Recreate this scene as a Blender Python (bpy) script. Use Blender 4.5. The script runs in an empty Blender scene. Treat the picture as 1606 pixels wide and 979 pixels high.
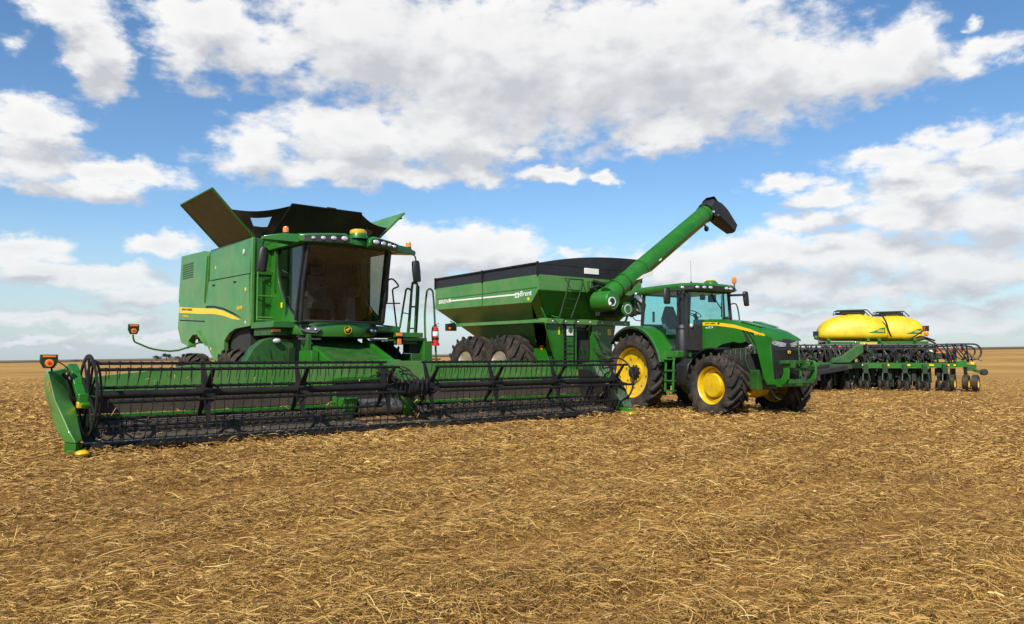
import bpy, math, random
import numpy as np
from mathutils import Vector, Matrix
random.seed(7); rng = np.random.default_rng(11)
SC = bpy.context.scene
COL = SC.collection
PI = math.pi
R = math.radians
V = Vector

# ------------------------------------------------------------------ materials
MATS = {}
def new_mat(name):
    m = bpy.data.materials.new(name); m.use_nodes = True
    nt = m.node_tree
    return m, nt, nt.nodes['Principled BSDF']

def link(nt, a, b): nt.links.new(a, b)

def noise(nt, scale, detail=4, rough=.55, coord='Object', mscale=None):
    tc = nt.nodes.new('ShaderNodeTexCoord'); n = nt.nodes.new('ShaderNodeTexNoise')
    n.inputs['Scale'].default_value = scale; n.inputs['Detail'].default_value = detail; n.inputs['Roughness'].default_value = rough
    src = tc.outputs[coord]
    if mscale:
        mp = nt.nodes.new('ShaderNodeMapping'); mp.inputs['Scale'].default_value = mscale
        link(nt, src, mp.inputs['Vector']); src = mp.outputs['Vector']
    link(nt, src, n.inputs['Vector'])
    return n.outputs['Fac']

def ramp(nt, fac, stops):
    r = nt.nodes.new('ShaderNodeValToRGB'); e = r.color_ramp.elements
    while len(e) < len(stops): e.new(.5)
    for k, (p, c) in enumerate(stops):
        e[k].position = p; e[k].color = (*c, 1) if len(c) == 3 else c
    link(nt, fac, r.inputs['Fac']); return r.outputs['Color']

def mix(nt, fac, a, b):
    n = nt.nodes.new('ShaderNodeMix'); n.data_type = 'RGBA'
    for i, v in ((0, fac), (6, a), (7, b)):
        if hasattr(v, 'links'): link(nt, v, n.inputs[i])
        elif isinstance(v, (int, float)): n.inputs[i].default_value = v
        else: n.inputs[i].default_value = (*v, 1)
    return n.outputs[2]

def maprange(nt, v, a, b, c, d):
    n = nt.nodes.new('ShaderNodeMapRange'); n.clamp = True
    for i, x in enumerate((a, b, c, d)): n.inputs[i + 1].default_value = x
    link(nt, v, n.inputs[0]); return n.outputs[0]

def bump(nt, bsdf, h, strength, dist):
    b = nt.nodes.new('ShaderNodeBump'); b.inputs['Strength'].default_value = strength; b.inputs['Distance'].default_value = dist
    link(nt, h, b.inputs['Height']); link(nt, b.outputs['Normal'], bsdf.inputs['Normal'])

def surf(name, base, rough=.5, metal=0, dust=0., dustcol=(.26, .19, .10), dscale=1.6, var=.15, coat=0., bstr=0., bscale=40, bdist=.004, spec=.5):
    m, nt, p = new_mat(name)
    n1 = noise(nt, dscale, 6, .65)
    dark = tuple(c * (1 - var) for c in base); lite = tuple(min(1, c * (1 + var)) for c in base)
    col = ramp(nt, noise(nt, dscale * 3.1, 3), [(.3, dark), (.7, lite)])
    if dust > 0:
        f = maprange(nt, n1, .42, .78, 0., dust)
        n2 = noise(nt, dscale * 14, 5, .7)
        mu = nt.nodes.new('ShaderNodeMath'); mu.operation = 'MULTIPLY'
        link(nt, f, mu.inputs[0]); link(nt, maprange(nt, n2, .3, .65, .25, 1.), mu.inputs[1])
        col = mix(nt, mu.outputs[0], col, dustcol)
        r = maprange(nt, mu.outputs[0], 0, 1, rough, min(1, rough + .45)); link(nt, r, p.inputs['Roughness'])
    else: p.inputs['Roughness'].default_value = rough
    link(nt, col, p.inputs['Base Color'])
    p.inputs['Metallic'].default_value = metal
    p.inputs['Coat Weight'].default_value = coat; p.inputs['Coat Roughness'].default_value = .08
    p.inputs['Specular IOR Level'].default_value = spec
    if bstr: bump(nt, p, noise(nt, bscale, 3), bstr, bdist)
    MATS[name] = m; return m

GREEN = surf('green_paint', (.052, .198, .031), .34, dust=.5, dustcol=(.28, .28, .14), dscale=.9, coat=.25, bstr=.25, bscale=1.3, bdist=.02)
GREENC = surf('clean_green_paint', (.014, .128, .007), .36, dust=.12, dustcol=(.2, .16, .06), dscale=1.2, coat=.22, bstr=.12, bscale=1.5, bdist=.012)
GREENW = surf('worn_green_metal', (.012, .080, .010), .5, dust=.32, dustcol=(.20, .15, .06), dscale=2.2, var=.3, bstr=.3, bscale=14, bdist=.006)
YELL = surf('yellow_paint', (.60, .385, .004), .35, dust=.25, dustcol=(.36, .22, .06), dscale=2.6, coat=.3, bstr=.1, bscale=3, bdist=.01)
YELT = surf('yellow_poly', (.60, .42, .004), .5, dust=.15, dustcol=(.4, .3, .1), dscale=1.1, bstr=.15, bscale=2.2, bdist=.02)
YELD = surf('yellow_decal', (.80, .50, .01), .4, var=.05)
RUB = surf('tyre_rubber', (.017, .015, .0145), .8, dust=.95, dustcol=(.135, .10, .062), dscale=2.6, var=.3, bstr=.35, bscale=30, bdist=.004, spec=.3)
BLK = surf('black_metal', (.009, .0085, .008), .55, dust=.3, spec=.3, dustcol=(.09, .07, .045), dscale=2.5, var=.3, bstr=.1)
PLA = surf('black_plastic', (.011, .011, .012), .5, dust=.15, dustcol=(.1, .085, .06), dscale=3, bstr=.08)
TARP = surf('black_tarp', (.014, .014, .016), .5, dust=.25, dustcol=(.07, .06, .045), dscale=1.6, bstr=.5, bscale=2.6, bdist=.05)
BELT = surf('belt_rubber', (.052, .040, .029), .88, dust=.5, dustcol=(.12, .095, .065), dscale=3, var=.25, bstr=.3, bscale=20)
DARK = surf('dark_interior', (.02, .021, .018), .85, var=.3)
SEATM = surf('grey_upholstery', (.10, .105, .11), .85, var=.2)
TRIM = surf('cab_trim', (.092, .098, .10), .75, var=.2)
WHT = surf('white_decal', (.72, .72, .66), .5, var=.05)
RIMW = surf('pale_rim', (.74, .70, .60), .5, dust=.3, dustcol=(.3, .24, .16), dscale=4)
RED = surf('red_paint', (.45, .012, .014), .3, coat=.5)
STEEL = surf('worn_steel', (.33, .31, .28), .42, metal=.85, dust=.6, dustcol=(.22, .12, .06), dscale=3, var=.3)
RUST = surf('crop_worn_metal', (.22, .13, .07), .6, metal=.3, dust=.5, dustcol=(.3, .2, .1), dscale=5, var=.4)
AMB = surf('amber_lens', (.85, .20, .01), .2, coat=.6)
REDL = surf('red_lens', (.5, .02, .012), .2, coat=.6)
LENS = surf('clear_lens', (.66, .68, .68), .14, metal=.35, coat=1, bstr=.8, bscale=60, bdist=.01)
CHRO = surf('chrome_reflector', (.75, .77, .78), .1, metal=.9, bstr=1.0, bscale=16, bdist=.03)
OLIVE = surf('olive_bounce_and_pane', (.085, .075, .032), .6, dust=.4, dscale=2, bstr=.2, bscale=2, bdist=.02)  # field bounce on the green lid, put into the colour; also one tarp pane

def glass(name, tint, gloss=1.0):
    m = bpy.data.materials.new(name); m.use_nodes = True; nt = m.node_tree; nt.nodes.clear()
    o = nt.nodes.new('ShaderNodeOutputMaterial'); t = nt.nodes.new('ShaderNodeBsdfTransparent'); g = nt.nodes.new('ShaderNodeBsdfGlossy')
    mx = nt.nodes.new('ShaderNodeMixShader'); ge = nt.nodes.new('ShaderNodeNewGeometry'); dp = nt.nodes.new('ShaderNodeVectorMath'); dp.operation = 'DOT_PRODUCT'
    link(nt, ge.outputs['Normal'], dp.inputs[0]); link(nt, ge.outputs['Incoming'], dp.inputs[1]); f = None
    for op, b in (('ABSOLUTE', None), ('SUBTRACT', 'r'), ('POWER', 5.), ('MULTIPLY', .94), ('ADD', .065)):   # reflectance from the viewing angle, both sides alike
        n = nt.nodes.new('ShaderNodeMath'); n.operation = op; n.use_clamp = True; src = dp.outputs['Value'] if f is None else f.outputs[0]
        if b == 'r': n.inputs[0].default_value = 1; link(nt, src, n.inputs[1])
        else:
            link(nt, src, n.inputs[0])
            if b is not None: n.inputs[1].default_value = b
        f = n
    t.inputs['Color'].default_value = (*tint, 1); g.inputs['Roughness'].default_value = .03; g.inputs['Color'].default_value = (gloss, gloss, gloss, 1)
    link(nt, f.outputs[0], mx.inputs[0]); link(nt, t.outputs[0], mx.inputs[1]); link(nt, g.outputs[0], mx.inputs[2]); link(nt, mx.outputs[0], o.inputs[0])
    MATS[name] = m; return m
GLSC = glass('tinted_cab_glass', (.60, .625, .59), .9)
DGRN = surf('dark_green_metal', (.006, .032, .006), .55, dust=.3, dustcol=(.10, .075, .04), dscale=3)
DTARP = surf('dusty_tarp', (.020, .016, .012), .8, dust=.8, dustcol=(.085, .062, .034), dscale=.9, bstr=.4, bscale=2.6, bdist=.04, spec=.15)
GLST = glass('teal_cab_glass', (.78, .95, .94), .5)
PANE = glass('clear_plastic_pane', (.86, .86, .84))

# ------------------------------------------------------------------ mesh builder
class MB:
    def __init__(s): s.v = []; s.f = []; s.mi = []; s.mats = []
    def _m(s, m):
        if m not in s.mats: s.mats.append(m)
        return s.mats.index(m)
    def add(s, verts, faces, m):
        b = len(s.v); k = s._m(m)
        s.v += [tuple(map(float, p)) for p in verts]
        for f in faces: s.f.append(tuple(b + i for i in f)); s.mi.append(k)
        return s
    def box(s, x0, x1, y0, y1, z0, z1, m):
        v = [(x, y, z) for z in (z0, z1) for x, y in ((x0, y0), (x1, y0), (x1, y1), (x0, y1))]
        return s.add(v, [(3, 2, 1, 0), (4, 5, 6, 7), (0, 1, 5, 4), (1, 2, 6, 5), (2, 3, 7, 6), (3, 0, 4, 7)], m)
    def obox(s, c, size, M, m):
        hx, hy, hz = (q / 2 for q in size); c = V(c)
        v = [tuple(c + M @ V((x, y, z))) for z in (-hz, hz) for x, y in ((-hx, -hy), (hx, -hy), (hx, hy), (-hx, hy))]
        return s.add(v, [(3, 2, 1, 0), (4, 5, 6, 7), (0, 1, 5, 4), (1, 2, 6, 5), (2, 3, 7, 6), (3, 0, 4, 7)], m)
    def bar(s, p, q, w, h, m, up=(0, 0, 1), w2=None, h2=None):
        p, q = V(p), V(q); d = (q - p).normalized(); u = V(up)
        if abs(d.dot(u)) > .98: u = V((0, 1, 0))
        a = d.cross(u).normalized(); b = a.cross(d)
        w2 = w if w2 is None else w2; h2 = h if h2 is None else h2
        v = [tuple(c + a * (sx * ww / 2) + b * (sz * hh / 2)) for c, ww, hh in ((p, w, h), (q, w2, h2)) for sx, sz in ((-1, -1), (1, -1), (1, 1), (-1, 1))]
        return s.add(v, [(0, 1, 2, 3), (7, 6, 5, 4), (0, 4, 5, 1), (1, 5, 6, 2), (2, 6, 7, 3), (3, 7, 4, 0)], m)
    def loft(s, secs, m, cap=True, closed=True):
        n = len(secs[0]); v = [p for sec in secs for p in sec]; f = []
        for i in range(len(secs) - 1):
            for j in range(n if closed else n - 1):
                k = (j + 1) % n; f.append((i * n + j, i * n + k, (i + 1) * n + k, (i + 1) * n + j))
        if cap and closed: f.append(tuple(range(n))[::-1]); f.append(tuple((len(secs) - 1) * n + j for j in range(n)))
        return s.add(v, f, m)
    def tube(s, path, r, m, seg=8, smooth=0, cap=True):
        P = [V(p) for p in path]
        if smooth: P = spline(P, smooth)
        rs = r if isinstance(r, (list, tuple)) else [r] * len(P)
        t = (P[1] - P[0]).normalized(); u = V((0, 0, 1)) if abs(t.z) < .9 else V((0, 1, 0))
        a = t.cross(u).normalized(); secs = []
        for i, p in enumerate(P):
            t2 = ((P[min(i + 1, len(P) - 1)] - P[max(i - 1, 0)])).normalized()
            a = (a - t2 * a.dot(t2)); a = a.normalized() if a.length > 1e-6 else t2.orthogonal().normalized()
            b = t2.cross(a)
            secs.append([tuple(p + (a * math.cos(2 * PI * k / seg) + b * math.sin(2 * PI * k / seg)) * rs[i]) for k in range(seg)])
        return s.loft(secs, m, cap)
    def cyl(s, p, q, r, m, r2=None, seg=20):
        return s.tube([p, q], [r, r if r2 is None else r2], m, seg)
    def lathe(s, prof, m, o=(0, 0, 0), ax='x', seg=40, cap=False):
        secs = []
        for rr, a in prof:
            ring = []
            for k in range(seg):
                t = 2 * PI * k / seg; c, d = rr * math.cos(t), rr * math.sin(t)
                p = {'x': (a, c, d), 'y': (d, a, c), 'z': (c, d, a)}[ax]
                ring.append((p[0] + o[0], p[1] + o[1], p[2] + o[2]))
            secs.append(ring)
        return s.loft(secs, m, cap)
    def prism(s, poly, ax, a0, a1, m):
        k = 'xyz'.index(ax)
        def P(q, a): r = list(q); r.insert(k, a); return tuple(r)
        n = len(poly); v = [P(q, a0) for q in poly] + [P(q, a1) for q in poly]
        f = [tuple(range(n))[::-1], tuple(range(n, 2 * n))] + [(i, (i + 1) % n, n + (i + 1) % n, n + i) for i in range(n)]
        return s.add(v, f, m)
    def sheet(s, pts, th, m):
        P = [V(p) for p in pts]; nrm = (P[1] - P[0]).cross(P[-1] - P[0]).normalized() * th
        n = len(P); v = [tuple(p) for p in P] + [tuple(p - nrm) for p in P]
        f = [tuple(range(n)), tuple(range(n, 2 * n))[::-1]] + [(i, n + i, n + (i + 1) % n, (i + 1) % n) for i in range(n)]
        return s.add(v, f, m)
    def ell(s, c, rad, m, seg=16, rings=8, t0=0, t1=PI):
        secs = []
        for i in range(rings + 1):
            t = t0 + (t1 - t0) * i / rings; z = math.cos(t); q = max(math.sin(t), 1e-3)
            secs.append([(c[0] + rad[0] * q * math.cos(2 * PI * k / seg), c[1] + rad[1] * q * math.sin(2 * PI * k / seg), c[2] + rad[2] * z) for k in range(seg)])
        return s.loft(secs, m)
    def text(s, body, h, o, ux, uy, m, w=None, bold=False, shear=0):
        cu = bpy.data.curves.new('lettering', 'FONT'); cu.body = body; cu.size = 1; cu.extrude = .01; cu.shear = shear
        if bold: cu.offset = .012
        cu.resolution_u = 2
        ob = bpy.data.objects.new('lettering', cu); COL.objects.link(ob)
        bpy.context.view_layer.update()
        me = bpy.data.meshes.new_from_object(ob.evaluated_get(bpy.context.evaluated_depsgraph_get()))
        xs = [q.co.x for q in me.vertices] or [0]; ys = [q.co.y for q in me.vertices] or [0]
        x0, x1, y0, y1 = min(xs), max(xs), min(ys), max(ys)
        sy = h / max(y1 - y0, 1e-4); sx = sy if w is None else w / (x1 - x0)
        o, ux, uy = V(o), V(ux).normalized(), V(uy).normalized(); nz = ux.cross(uy)
        vs = [tuple(o + ux * ((q.co.x - x0) * sx) + uy * ((q.co.y - y0) * sy) + nz * (q.co.z * .2 + .004)) for q in me.vertices]
        s.add(vs, [tuple(p.vertices) for p in me.polygons], m)
        bpy.data.objects.remove(ob); bpy.data.curves.remove(cu); bpy.data.meshes.remove(me)
        return s
    def xf(s, fn, start=0):
        s.v[start:] = [tuple(fn(V(p))) for p in s.v[start:]]; return s
    def build(s, name, parent=None, loc=None, bevel=0, ang=35, seg=2, label=None):
        me = bpy.data.meshes.new(name); me.from_pydata(s.v, [], s.f)
        for m in s.mats: me.materials.append(m)
        me.polygons.foreach_set('material_index', s.mi)
        me.validate(); fix_normals(me)
        me.polygons.foreach_set('use_smooth', [True] * len(me.polygons)); me.set_sharp_from_angle(angle=R(ang))
        o = bpy.data.objects.new(name, me); COL.objects.link(o)
        if parent is not None: o.parent = parent
        if loc is not None: o.location = loc
        if label: o['label'] = label
        if bevel:
            b = o.modifiers.new('edge', 'BEVEL'); b.width = bevel; b.segments = seg; b.limit_method = 'ANGLE'; b.angle_limit = R(38); b.harden_normals = False
        return o

import bmesh
def fix_normals(me):
    bm = bmesh.new(); bm.from_mesh(me); bmesh.ops.recalc_face_normals(bm, faces=bm.faces); bm.to_mesh(me); bm.free()

def spline(P, n):
    out = []; Q = [P[0]] + list(P) + [P[-1]]
    for i in range(1, len(Q) - 2):
        a, b, c, d = Q[i - 1], Q[i], Q[i + 1], Q[i + 2]
        for k in range(n):
            t = k / n
            out.append(.5 * ((2 * b) + (c - a) * t + (2 * a - 5 * b + 4 * c - d) * t * t + (3 * b - a - 3 * c + d) * t ** 3))
    out.append(P[-1]); return out

def mir(poly): return [(-p[0], *p[1:]) for p in poly]

def tag(o, label=None, cat=None, group=None, kind=None):
    for k, v in (('label', label), ('category', cat), ('group', group), ('kind', kind)):
        if v: o[k] = v
    return o
def thing(name, loc, rz, label, cat, group=None):
    o = bpy.data.objects.new(name, None); COL.objects.link(o); o.empty_display_size = .3
    o.location = loc; o.rotation_euler = (0, 0, R(rz)); return tag(o, label, cat, group)
def part(name, parent, loc=(0, 0, 0), rot=(0, 0, 0), label=None):
    o = bpy.data.objects.new(name, None); COL.objects.link(o); o.empty_display_size = .2
    o.parent = parent; o.location = loc; o.rotation_euler = rot
    if label: o['label'] = label
    return o
def again(src, parent, loc=None, rot=None):
    o = src.copy(); COL.objects.link(o); o.parent = parent
    if loc is not None: o.location = loc
    if rot is not None: o.rotation_euler = rot
    return o
def again_tree(src, parent, loc=None, rot=None):
    o = again(src, parent, loc, rot)
    for ch in src.children: again(ch, o)
    return o

# ------------------------------------------------------------------ wheels (axis x, outer face towards -x)
def tyre_mb(Ro, rr, w, n, lug, lw):
    mb = MB(); Rb = Ro - lug; h = Rb - rr
    prof = [(rr - .01, -.40), (rr + .03, -.47), (rr + h * .35, -.53), (rr + h * .7, -.53), (Rb - .05 * Rb, -.49), (Rb - .02, -.42), (Rb, -.25), (Rb + .008, 0)]
    prof = prof + [(a, -b) for a, b in prof[-2::-1]]
    mb.lathe([(a, b * w) for a, b in prof], RUB, seg=56)
    for sd in (-1, 1):
        for i in range(n):
            t0 = 2 * PI * (i + (.5 if sd > 0 else 0)) / n; secs = []
            for t, a, ro, ri in ((0, -.02, Ro, Rb - .02), (.35, .17, Ro, Rb - .02), (.75, .40, Ro - .008, Rb - .03), (1.0, .515, Ro - .03, Rb - .06), (1.06, .545, Ro - .11, Rb - .16)):
                th = t0 + t * .62 * w / Ro; hw = lw / Ro * (.5 + .12 * t); sec = []
                for r_, k in ((ri, -1.15), (ro, -.7), (ro, .7), (ri, 1.15)):
                    q = th + k * hw; sec.append((sd * a * w, r_ * math.cos(q), r_ * math.sin(q)))
                secs.append(sec)
            mb.loft(secs, RUB)
    return mb

def rim_mb(rr, w, m, kind):
    mb = MB(); W = w
    mb.lathe([(rr - .005, .42 * W), (rr - .03, .36 * W), (rr - .05, .1 * W), (rr - .045, -.30 * W), (rr - .01, -.39 * W), (rr + .025, -.425 * W), (rr + .03, -.40 * W), (rr, -.36 * W)], m, seg=48)
    if kind == 'rear':
        mb.lathe([(rr - .05, -.12 * W), (rr - .12, -.10 * W), (rr * .55, -.02 * W), (rr * .36, -.02 * W), (rr * .34, -.10 * W), (.02, -.10 * W)], m, seg=40)
        mb.lathe([(.17, -.09 * W), (.16, -.34 * W), (.12, -.37 * W), (.005, -.37 * W)], BLK, seg=20)
        for k in range(10):
            a = 2 * PI * k / 10; y, z = rr * .28 * math.cos(a), rr * .28 * math.sin(a); mb.cyl((-.10 * W, y, z), (-.17 * W, y, z), .022, BLK, seg=6)
        for k in range(8):
            a = 2 * PI * (k + .3) / 8; y, z = rr * .62 * math.cos(a), rr * .62 * math.sin(a); mb.cyl((-.045 * W, y, z), (-.065 * W, y, z), .035, RUST, seg=8)
    elif kind == 'front':
        mb.lathe([(rr - .05, -.16 * W), (rr - .09, -.20 * W), (rr - .12, -.20 * W), (rr * .64, -.1 * W), (rr * .62, -.30 * W), (rr * .58, -.34 * W), (.01, -.36 * W)], m, seg=40)
        for k in range(12):
            a = 2 * PI * k / 12; y, z = rr * .74 * math.cos(a), rr * .74 * math.sin(a); mb.cyl((-.13 * W, y, z), (-.18 * W, y, z), .016, BLK, seg=6)
    else:
        mb.lathe([(rr - .05, .24 * W), (rr - .14, .28 * W), (rr * .5, .26 * W), (rr * .45, .18 * W), (.01, .17 * W)], m, seg=40)
        for k in range(8):
            a = 2 * PI * k / 8; y, z = rr * .32 * math.cos(a), rr * .32 * math.sin(a); mb.cyl((.20 * W, y, z), (.12 * W, y, z), .02, BLK, seg=6)
    return mb

def wheel(parent, loc, Ro, rr, w, rimm, kind, n=20, lug=.045, lw=.085, name='wheel', flip=False, rx=0):
    p = part(name, parent, loc, (rx, 0, PI if flip else 0))
    tyre_mb(Ro, rr, w, n, lug, lw).build('tyre', p, ang=32); rim_mb(rr, w, rimm, kind).build('rim', p, ang=40)
    return p
# ------------------------------------------------------------------ camera, sun, sky
CAM_H = 1.41
cam = bpy.data.cameras.new('camera'); co = bpy.data.objects.new('camera', cam); COL.objects.link(co)
co.location = (0, 0, CAM_H); cam.sensor_width = 36; cam.lens = 36 * 1200 / 1606; cam.clip_end = 20000; cam.clip_start = .1
co.rotation_euler = (R(90) + math.atan(71 / 1200), 0, 0); SC.camera = co
SUN_EL, SUN_AZ = 43., 200.            # azimuth clockwise from +Y
sd = V((math.sin(R(SUN_AZ)) * math.cos(R(SUN_EL)), math.cos(R(SUN_AZ)) * math.cos(R(SUN_EL)), math.sin(R(SUN_EL))))
sl = bpy.data.lights.new('sun', 'SUN'); sl.energy = 5.0; sl.angle = R(.6); sl.color = (1, .945, .86)
so = bpy.data.objects.new('sun', sl); COL.objects.link(so); so.rotation_euler = sd.to_track_quat('Z', 'Y').to_euler(); so.location = (-20, -25, 40)
SC.view_settings.view_transform = 'Standard'; SC.view_settings.look = 'None'; SC.view_settings.exposure = .28; SC.view_settings.gamma = 1
SC.view_settings.use_curve_mapping = False
SC.cycles.max_bounces = 8; SC.cycles.transparent_max_bounces = 16; SC.cycles.use_denoising = True; SC.cycles.sample_clamp_indirect = 6

# clouds as (azimuth, elevation, half width, half height, weight) in degrees
CLOUDS = [(9.5, 21.5, 15.8, 6.1, 1), (-1.1, 20.9, 12.4, 7.2, 1), (17.8, 19.6, 9.1, 3.9, 1), (25.8, 19.2, 5.0, 2.6, 0.9), (-9.8, 22.8, 10.2, 5.2, 1), (-11.6, 16.0, 7.8, 2.9, 1), (-5.0, 16.2, 7.1, 3.3, 1), (-13.4, 13.5, 8.6, 1.3, 0.9), (-18.8, 14.6, 3.2, 2.5, 0.9), (-7.8, 13.3, 4.2, 0.9, 0.8), (11.8, 16.4, 5.9, 1.6, 0.9), (28.1, 20.2, 2.6, 2.1, 0.8), (-23.2, 20.4, 3.0, 2.4, 0.9), (-19.4, 21.3, 3.8, 2.7, 0.9), (-22.0, 22.8, 4.9, 1.8, 0.9), (-29.1, 19.8, 2.4, 3.1, 1), (-30.6, 21.7, 2.7, 1.2, 0.9), (-28.5, 17.8, 1.5, 1.6, 0.8), (-33.7, 19.1, 0.8, 0.7, 0.35), (-32.2, 14.5, 3.2, 2.1, 1), (-32.1, 12.3, 4.1, 1.9, 1), (-27.7, 12.2, 4.3, 1.1, 0.9), (-30.3, 11.1, 5.3, 0.9, 0.8), (-2.0, 15.4, 2.6, 1.1, 1.15), (1.0, 14.9, 1.5, 0.7, 1.0), (3.0, 13.4, 3.0, 0.7, 1.1), (6.8, 13.3, 1.6, 0.5, 1.0), (-2.8, 13.6, 2.9, 0.9, 1.05), (32.8, 19.3, 2.4, 0.9, 0.7), (30.7, 18.7, 2.1, 0.7, 0.7), (31.6, 21.0, 0.5, 0.4, 0.5), (30.5, 14.1, 2.7, 1.2, 0.9), (26.8, 13.2, 4.2, 1.0, 0.9), (32.6, 12.4, 3.1, 2.4, 1), (28.6, 11.5, 4.8, 1.6, 0.9), (19.8, 12.2, 2.7, 0.7, 0.8), (22.7, 11.0, 2.8, 0.8, 0.8), (26.0, 13.2, 0.8, 1.3, 0.6), (31.8, 9.3, 4.8, 2.4, 1), (26.7, 9.8, 4.2, 1.7, 0.9), (21.8, 9.3, 4.1, 1.0, 0.9), (17.5, 7.5, 5.6, 1.5, 0.9), (24.6, 7.2, 7.9, 1.8, 0.95), (14.0, 6.7, 4.0, 1.2, 0.8), (30.3, 5.8, 5.7, 2.1, 0.95), (19.7, 5.4, 6.4, 1.2, 0.85), (26.5, 4.5, 7.6, 1.0, 0.85), (18.3, 3.9, 7.3, 0.7, 0.7), (32.3, 3.2, 3.4, 0.7, 0.6), (-33.0, 6.9, 3.2, 1.0, 1), (-31.5, 5.2, 4.2, 1.1, 1), (-33.4, 6.0, 1.7, 0.9, 0.6), (-24.7, 7.7, 2.8, 1.0, 1), (-27.7, 5.4, 3.7, 1.0, 0.95), (-25.8, 4.0, 3.5, 1.0, 1), (-31.8, 2.5, 4.1, 0.7, 0.9), (-27.8, 2.3, 3.7, 0.6, 0.8), (-25.1, 1.2, 4.3, 0.5, 0.8), (-31.8, 1.0, 4.1, 0.4, 0.7), (-3.5, 8.1, 6.7, 2.1, 1.1), (-7.8, 7.6, 4.7, 2.4, 1.1), (-0.1, 7.2, 3.3, 1.4, 0.9), (-7.3, 5.7, 4.2, 1.9, 1), (-4.9, 4.3, 5.2, 1.4, 0.8), (-0.6, 8.4, 3.3, 0.7, 0.7), (4.2, 7.9, 1.9, 0.5, 0.6), (10.3, 7.3, 3.7, 1.1, 0.9), (13.1, 5.6, 4.1, 1.1, 0.9), (22.5, 2.7, 12.2, 0.7, 0.8), (16.1, 1.9, 8.8, 0.5, 0.7), (30.2, 1.9, 5.4, 0.6, 0.7)]

def mnode(nt, op, a, b=None, c=None):
    n = nt.nodes.new('ShaderNodeMath'); n.operation = op
    for i, v in enumerate((a, b, c)):
        if v is None: continue
        if hasattr(v, 'links'): link(nt, v, n.inputs[i])
        else: n.inputs[i].default_value = v
    return n.outputs[0]
def vnode(nt, op, a, b=None):
    n = nt.nodes.new('ShaderNodeVectorMath'); n.operation = op
    for i, v in enumerate((a, b)):
        if v is None: continue
        if hasattr(v, 'links'): link(nt, v, n.inputs[i])
        else: n.inputs[i].default_value = v
    return n.outputs['Value'] if op in ('LENGTH', 'DOT_PRODUCT') else n.outputs[0]

def cloud_group():
    g = bpy.data.node_groups.new('cloud_density', 'ShaderNodeTree')
    g.interface.new_socket('Angles', in_out='INPUT', socket_type='NodeSocketVector')
    g.interface.new_socket('Density', in_out='OUTPUT', socket_type='NodeSocketFloat'); g.interface.new_socket('Body', in_out='OUTPUT', socket_type='NodeSocketFloat')
    gi = g.nodes.new('NodeGroupInput'); go = g.nodes.new('NodeGroupOutput')
    P = gi.outputs[0]
    def nz(scale, detail, rough, st=(1, 1.7, 1), col=False):
        mp = vnode(g, 'MULTIPLY', P, st); n = g.nodes.new('ShaderNodeTexNoise')
        n.inputs['Scale'].default_value = scale; n.inputs['Detail'].default_value = detail; n.inputs['Roughness'].default_value = rough
        link(g, mp, n.inputs['Vector']); return n.outputs['Color' if col else 'Fac']
    w = vnode(g, 'MULTIPLY', vnode(g, 'SUBTRACT', nz(.28, 5, .6, col=True), (.5, .5, .5)), (4.6, 3.0, 0))
    Q = vnode(g, 'ADD', P, w)
    acc = None
    for az, el, rx, ry, s in CLOUDS:
        d = vnode(g, 'MULTIPLY', vnode(g, 'SUBTRACT', Q, (az, el, 0)), (1 / (rx * 1.12), 1 / (ry * 1.12), 0))
        f = mnode(g, 'MULTIPLY_ADD', vnode(g, 'LENGTH', d), -s, s)
        acc = f if acc is None else mnode(g, 'SMOOTH_MAX', acc, f, .12)
    fb = nz(.50, 9, .60); fb2 = nz(.17, 3, .5); fb3 = nz(.42, 3, .5)
    S = mnode(g, 'MULTIPLY_ADD', mnode(g, 'SUBTRACT', fb2, .5), .7, acc)
    D = mnode(g, 'MULTIPLY_ADD', mnode(g, 'SUBTRACT', fb, .46), 1.2, S)
    S = mnode(g, 'MULTIPLY_ADD', mnode(g, 'SUBTRACT', fb3, .5), .75, S)
    link(g, D, go.inputs[0]); link(g, mnode(g, 'MULTIPLY_ADD', mnode(g, 'SUBTRACT', D, S), .20, S), go.inputs[1]); return g

W = bpy.data.worlds.new('World'); SC.world = W; W.use_nodes = True
nt = W.node_tree; nt.nodes.clear()
out = nt.nodes.new('ShaderNodeOutputWorld')
sky = nt.nodes.new('ShaderNodeTexSky'); sky.sky_type = 'NISHITA'; sky.sun_disc = False
sky.sun_elevation = R(SUN_EL); sky.sun_rotation = R(SUN_AZ); sky.air_density = 1.0; sky.dust_density = .4; sky.ozone_density = 3.0
bg1 = nt.nodes.new('ShaderNodeBackground'); bg1.inputs['Strength'].default_value = .12
hs = nt.nodes.new('ShaderNodeHueSaturation'); hs.inputs['Saturation'].default_value = 1.16; hs.inputs['Value'].default_value = 1.0
link(nt, sky.outputs[0], hs.inputs['Color']); link(nt, hs.outputs[0], bg1.inputs[0])
tc = nt.nodes.new('ShaderNodeTexCoord'); sep = nt.nodes.new('ShaderNodeSeparateXYZ'); link(nt, tc.outputs['Generated'], sep.inputs[0])
hyp = mnode(nt, 'SQRT', mnode(nt, 'ADD', mnode(nt, 'MULTIPLY', sep.outputs[0], sep.outputs[0]), mnode(nt, 'MULTIPLY', sep.outputs[1], sep.outputs[1])))
az = mnode(nt, 'MULTIPLY', mnode(nt, 'ARCTAN2', sep.outputs[0], sep.outputs[1]), 180 / PI)
el = mnode(nt, 'MULTIPLY', mnode(nt, 'ARCTAN2', sep.outputs[2], hyp), 180 / PI)
cmb = nt.nodes.new('ShaderNodeCombineXYZ'); link(nt, az, cmb.inputs[0]); link(nt, el, cmb.inputs[1])
G = cloud_group()
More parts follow.
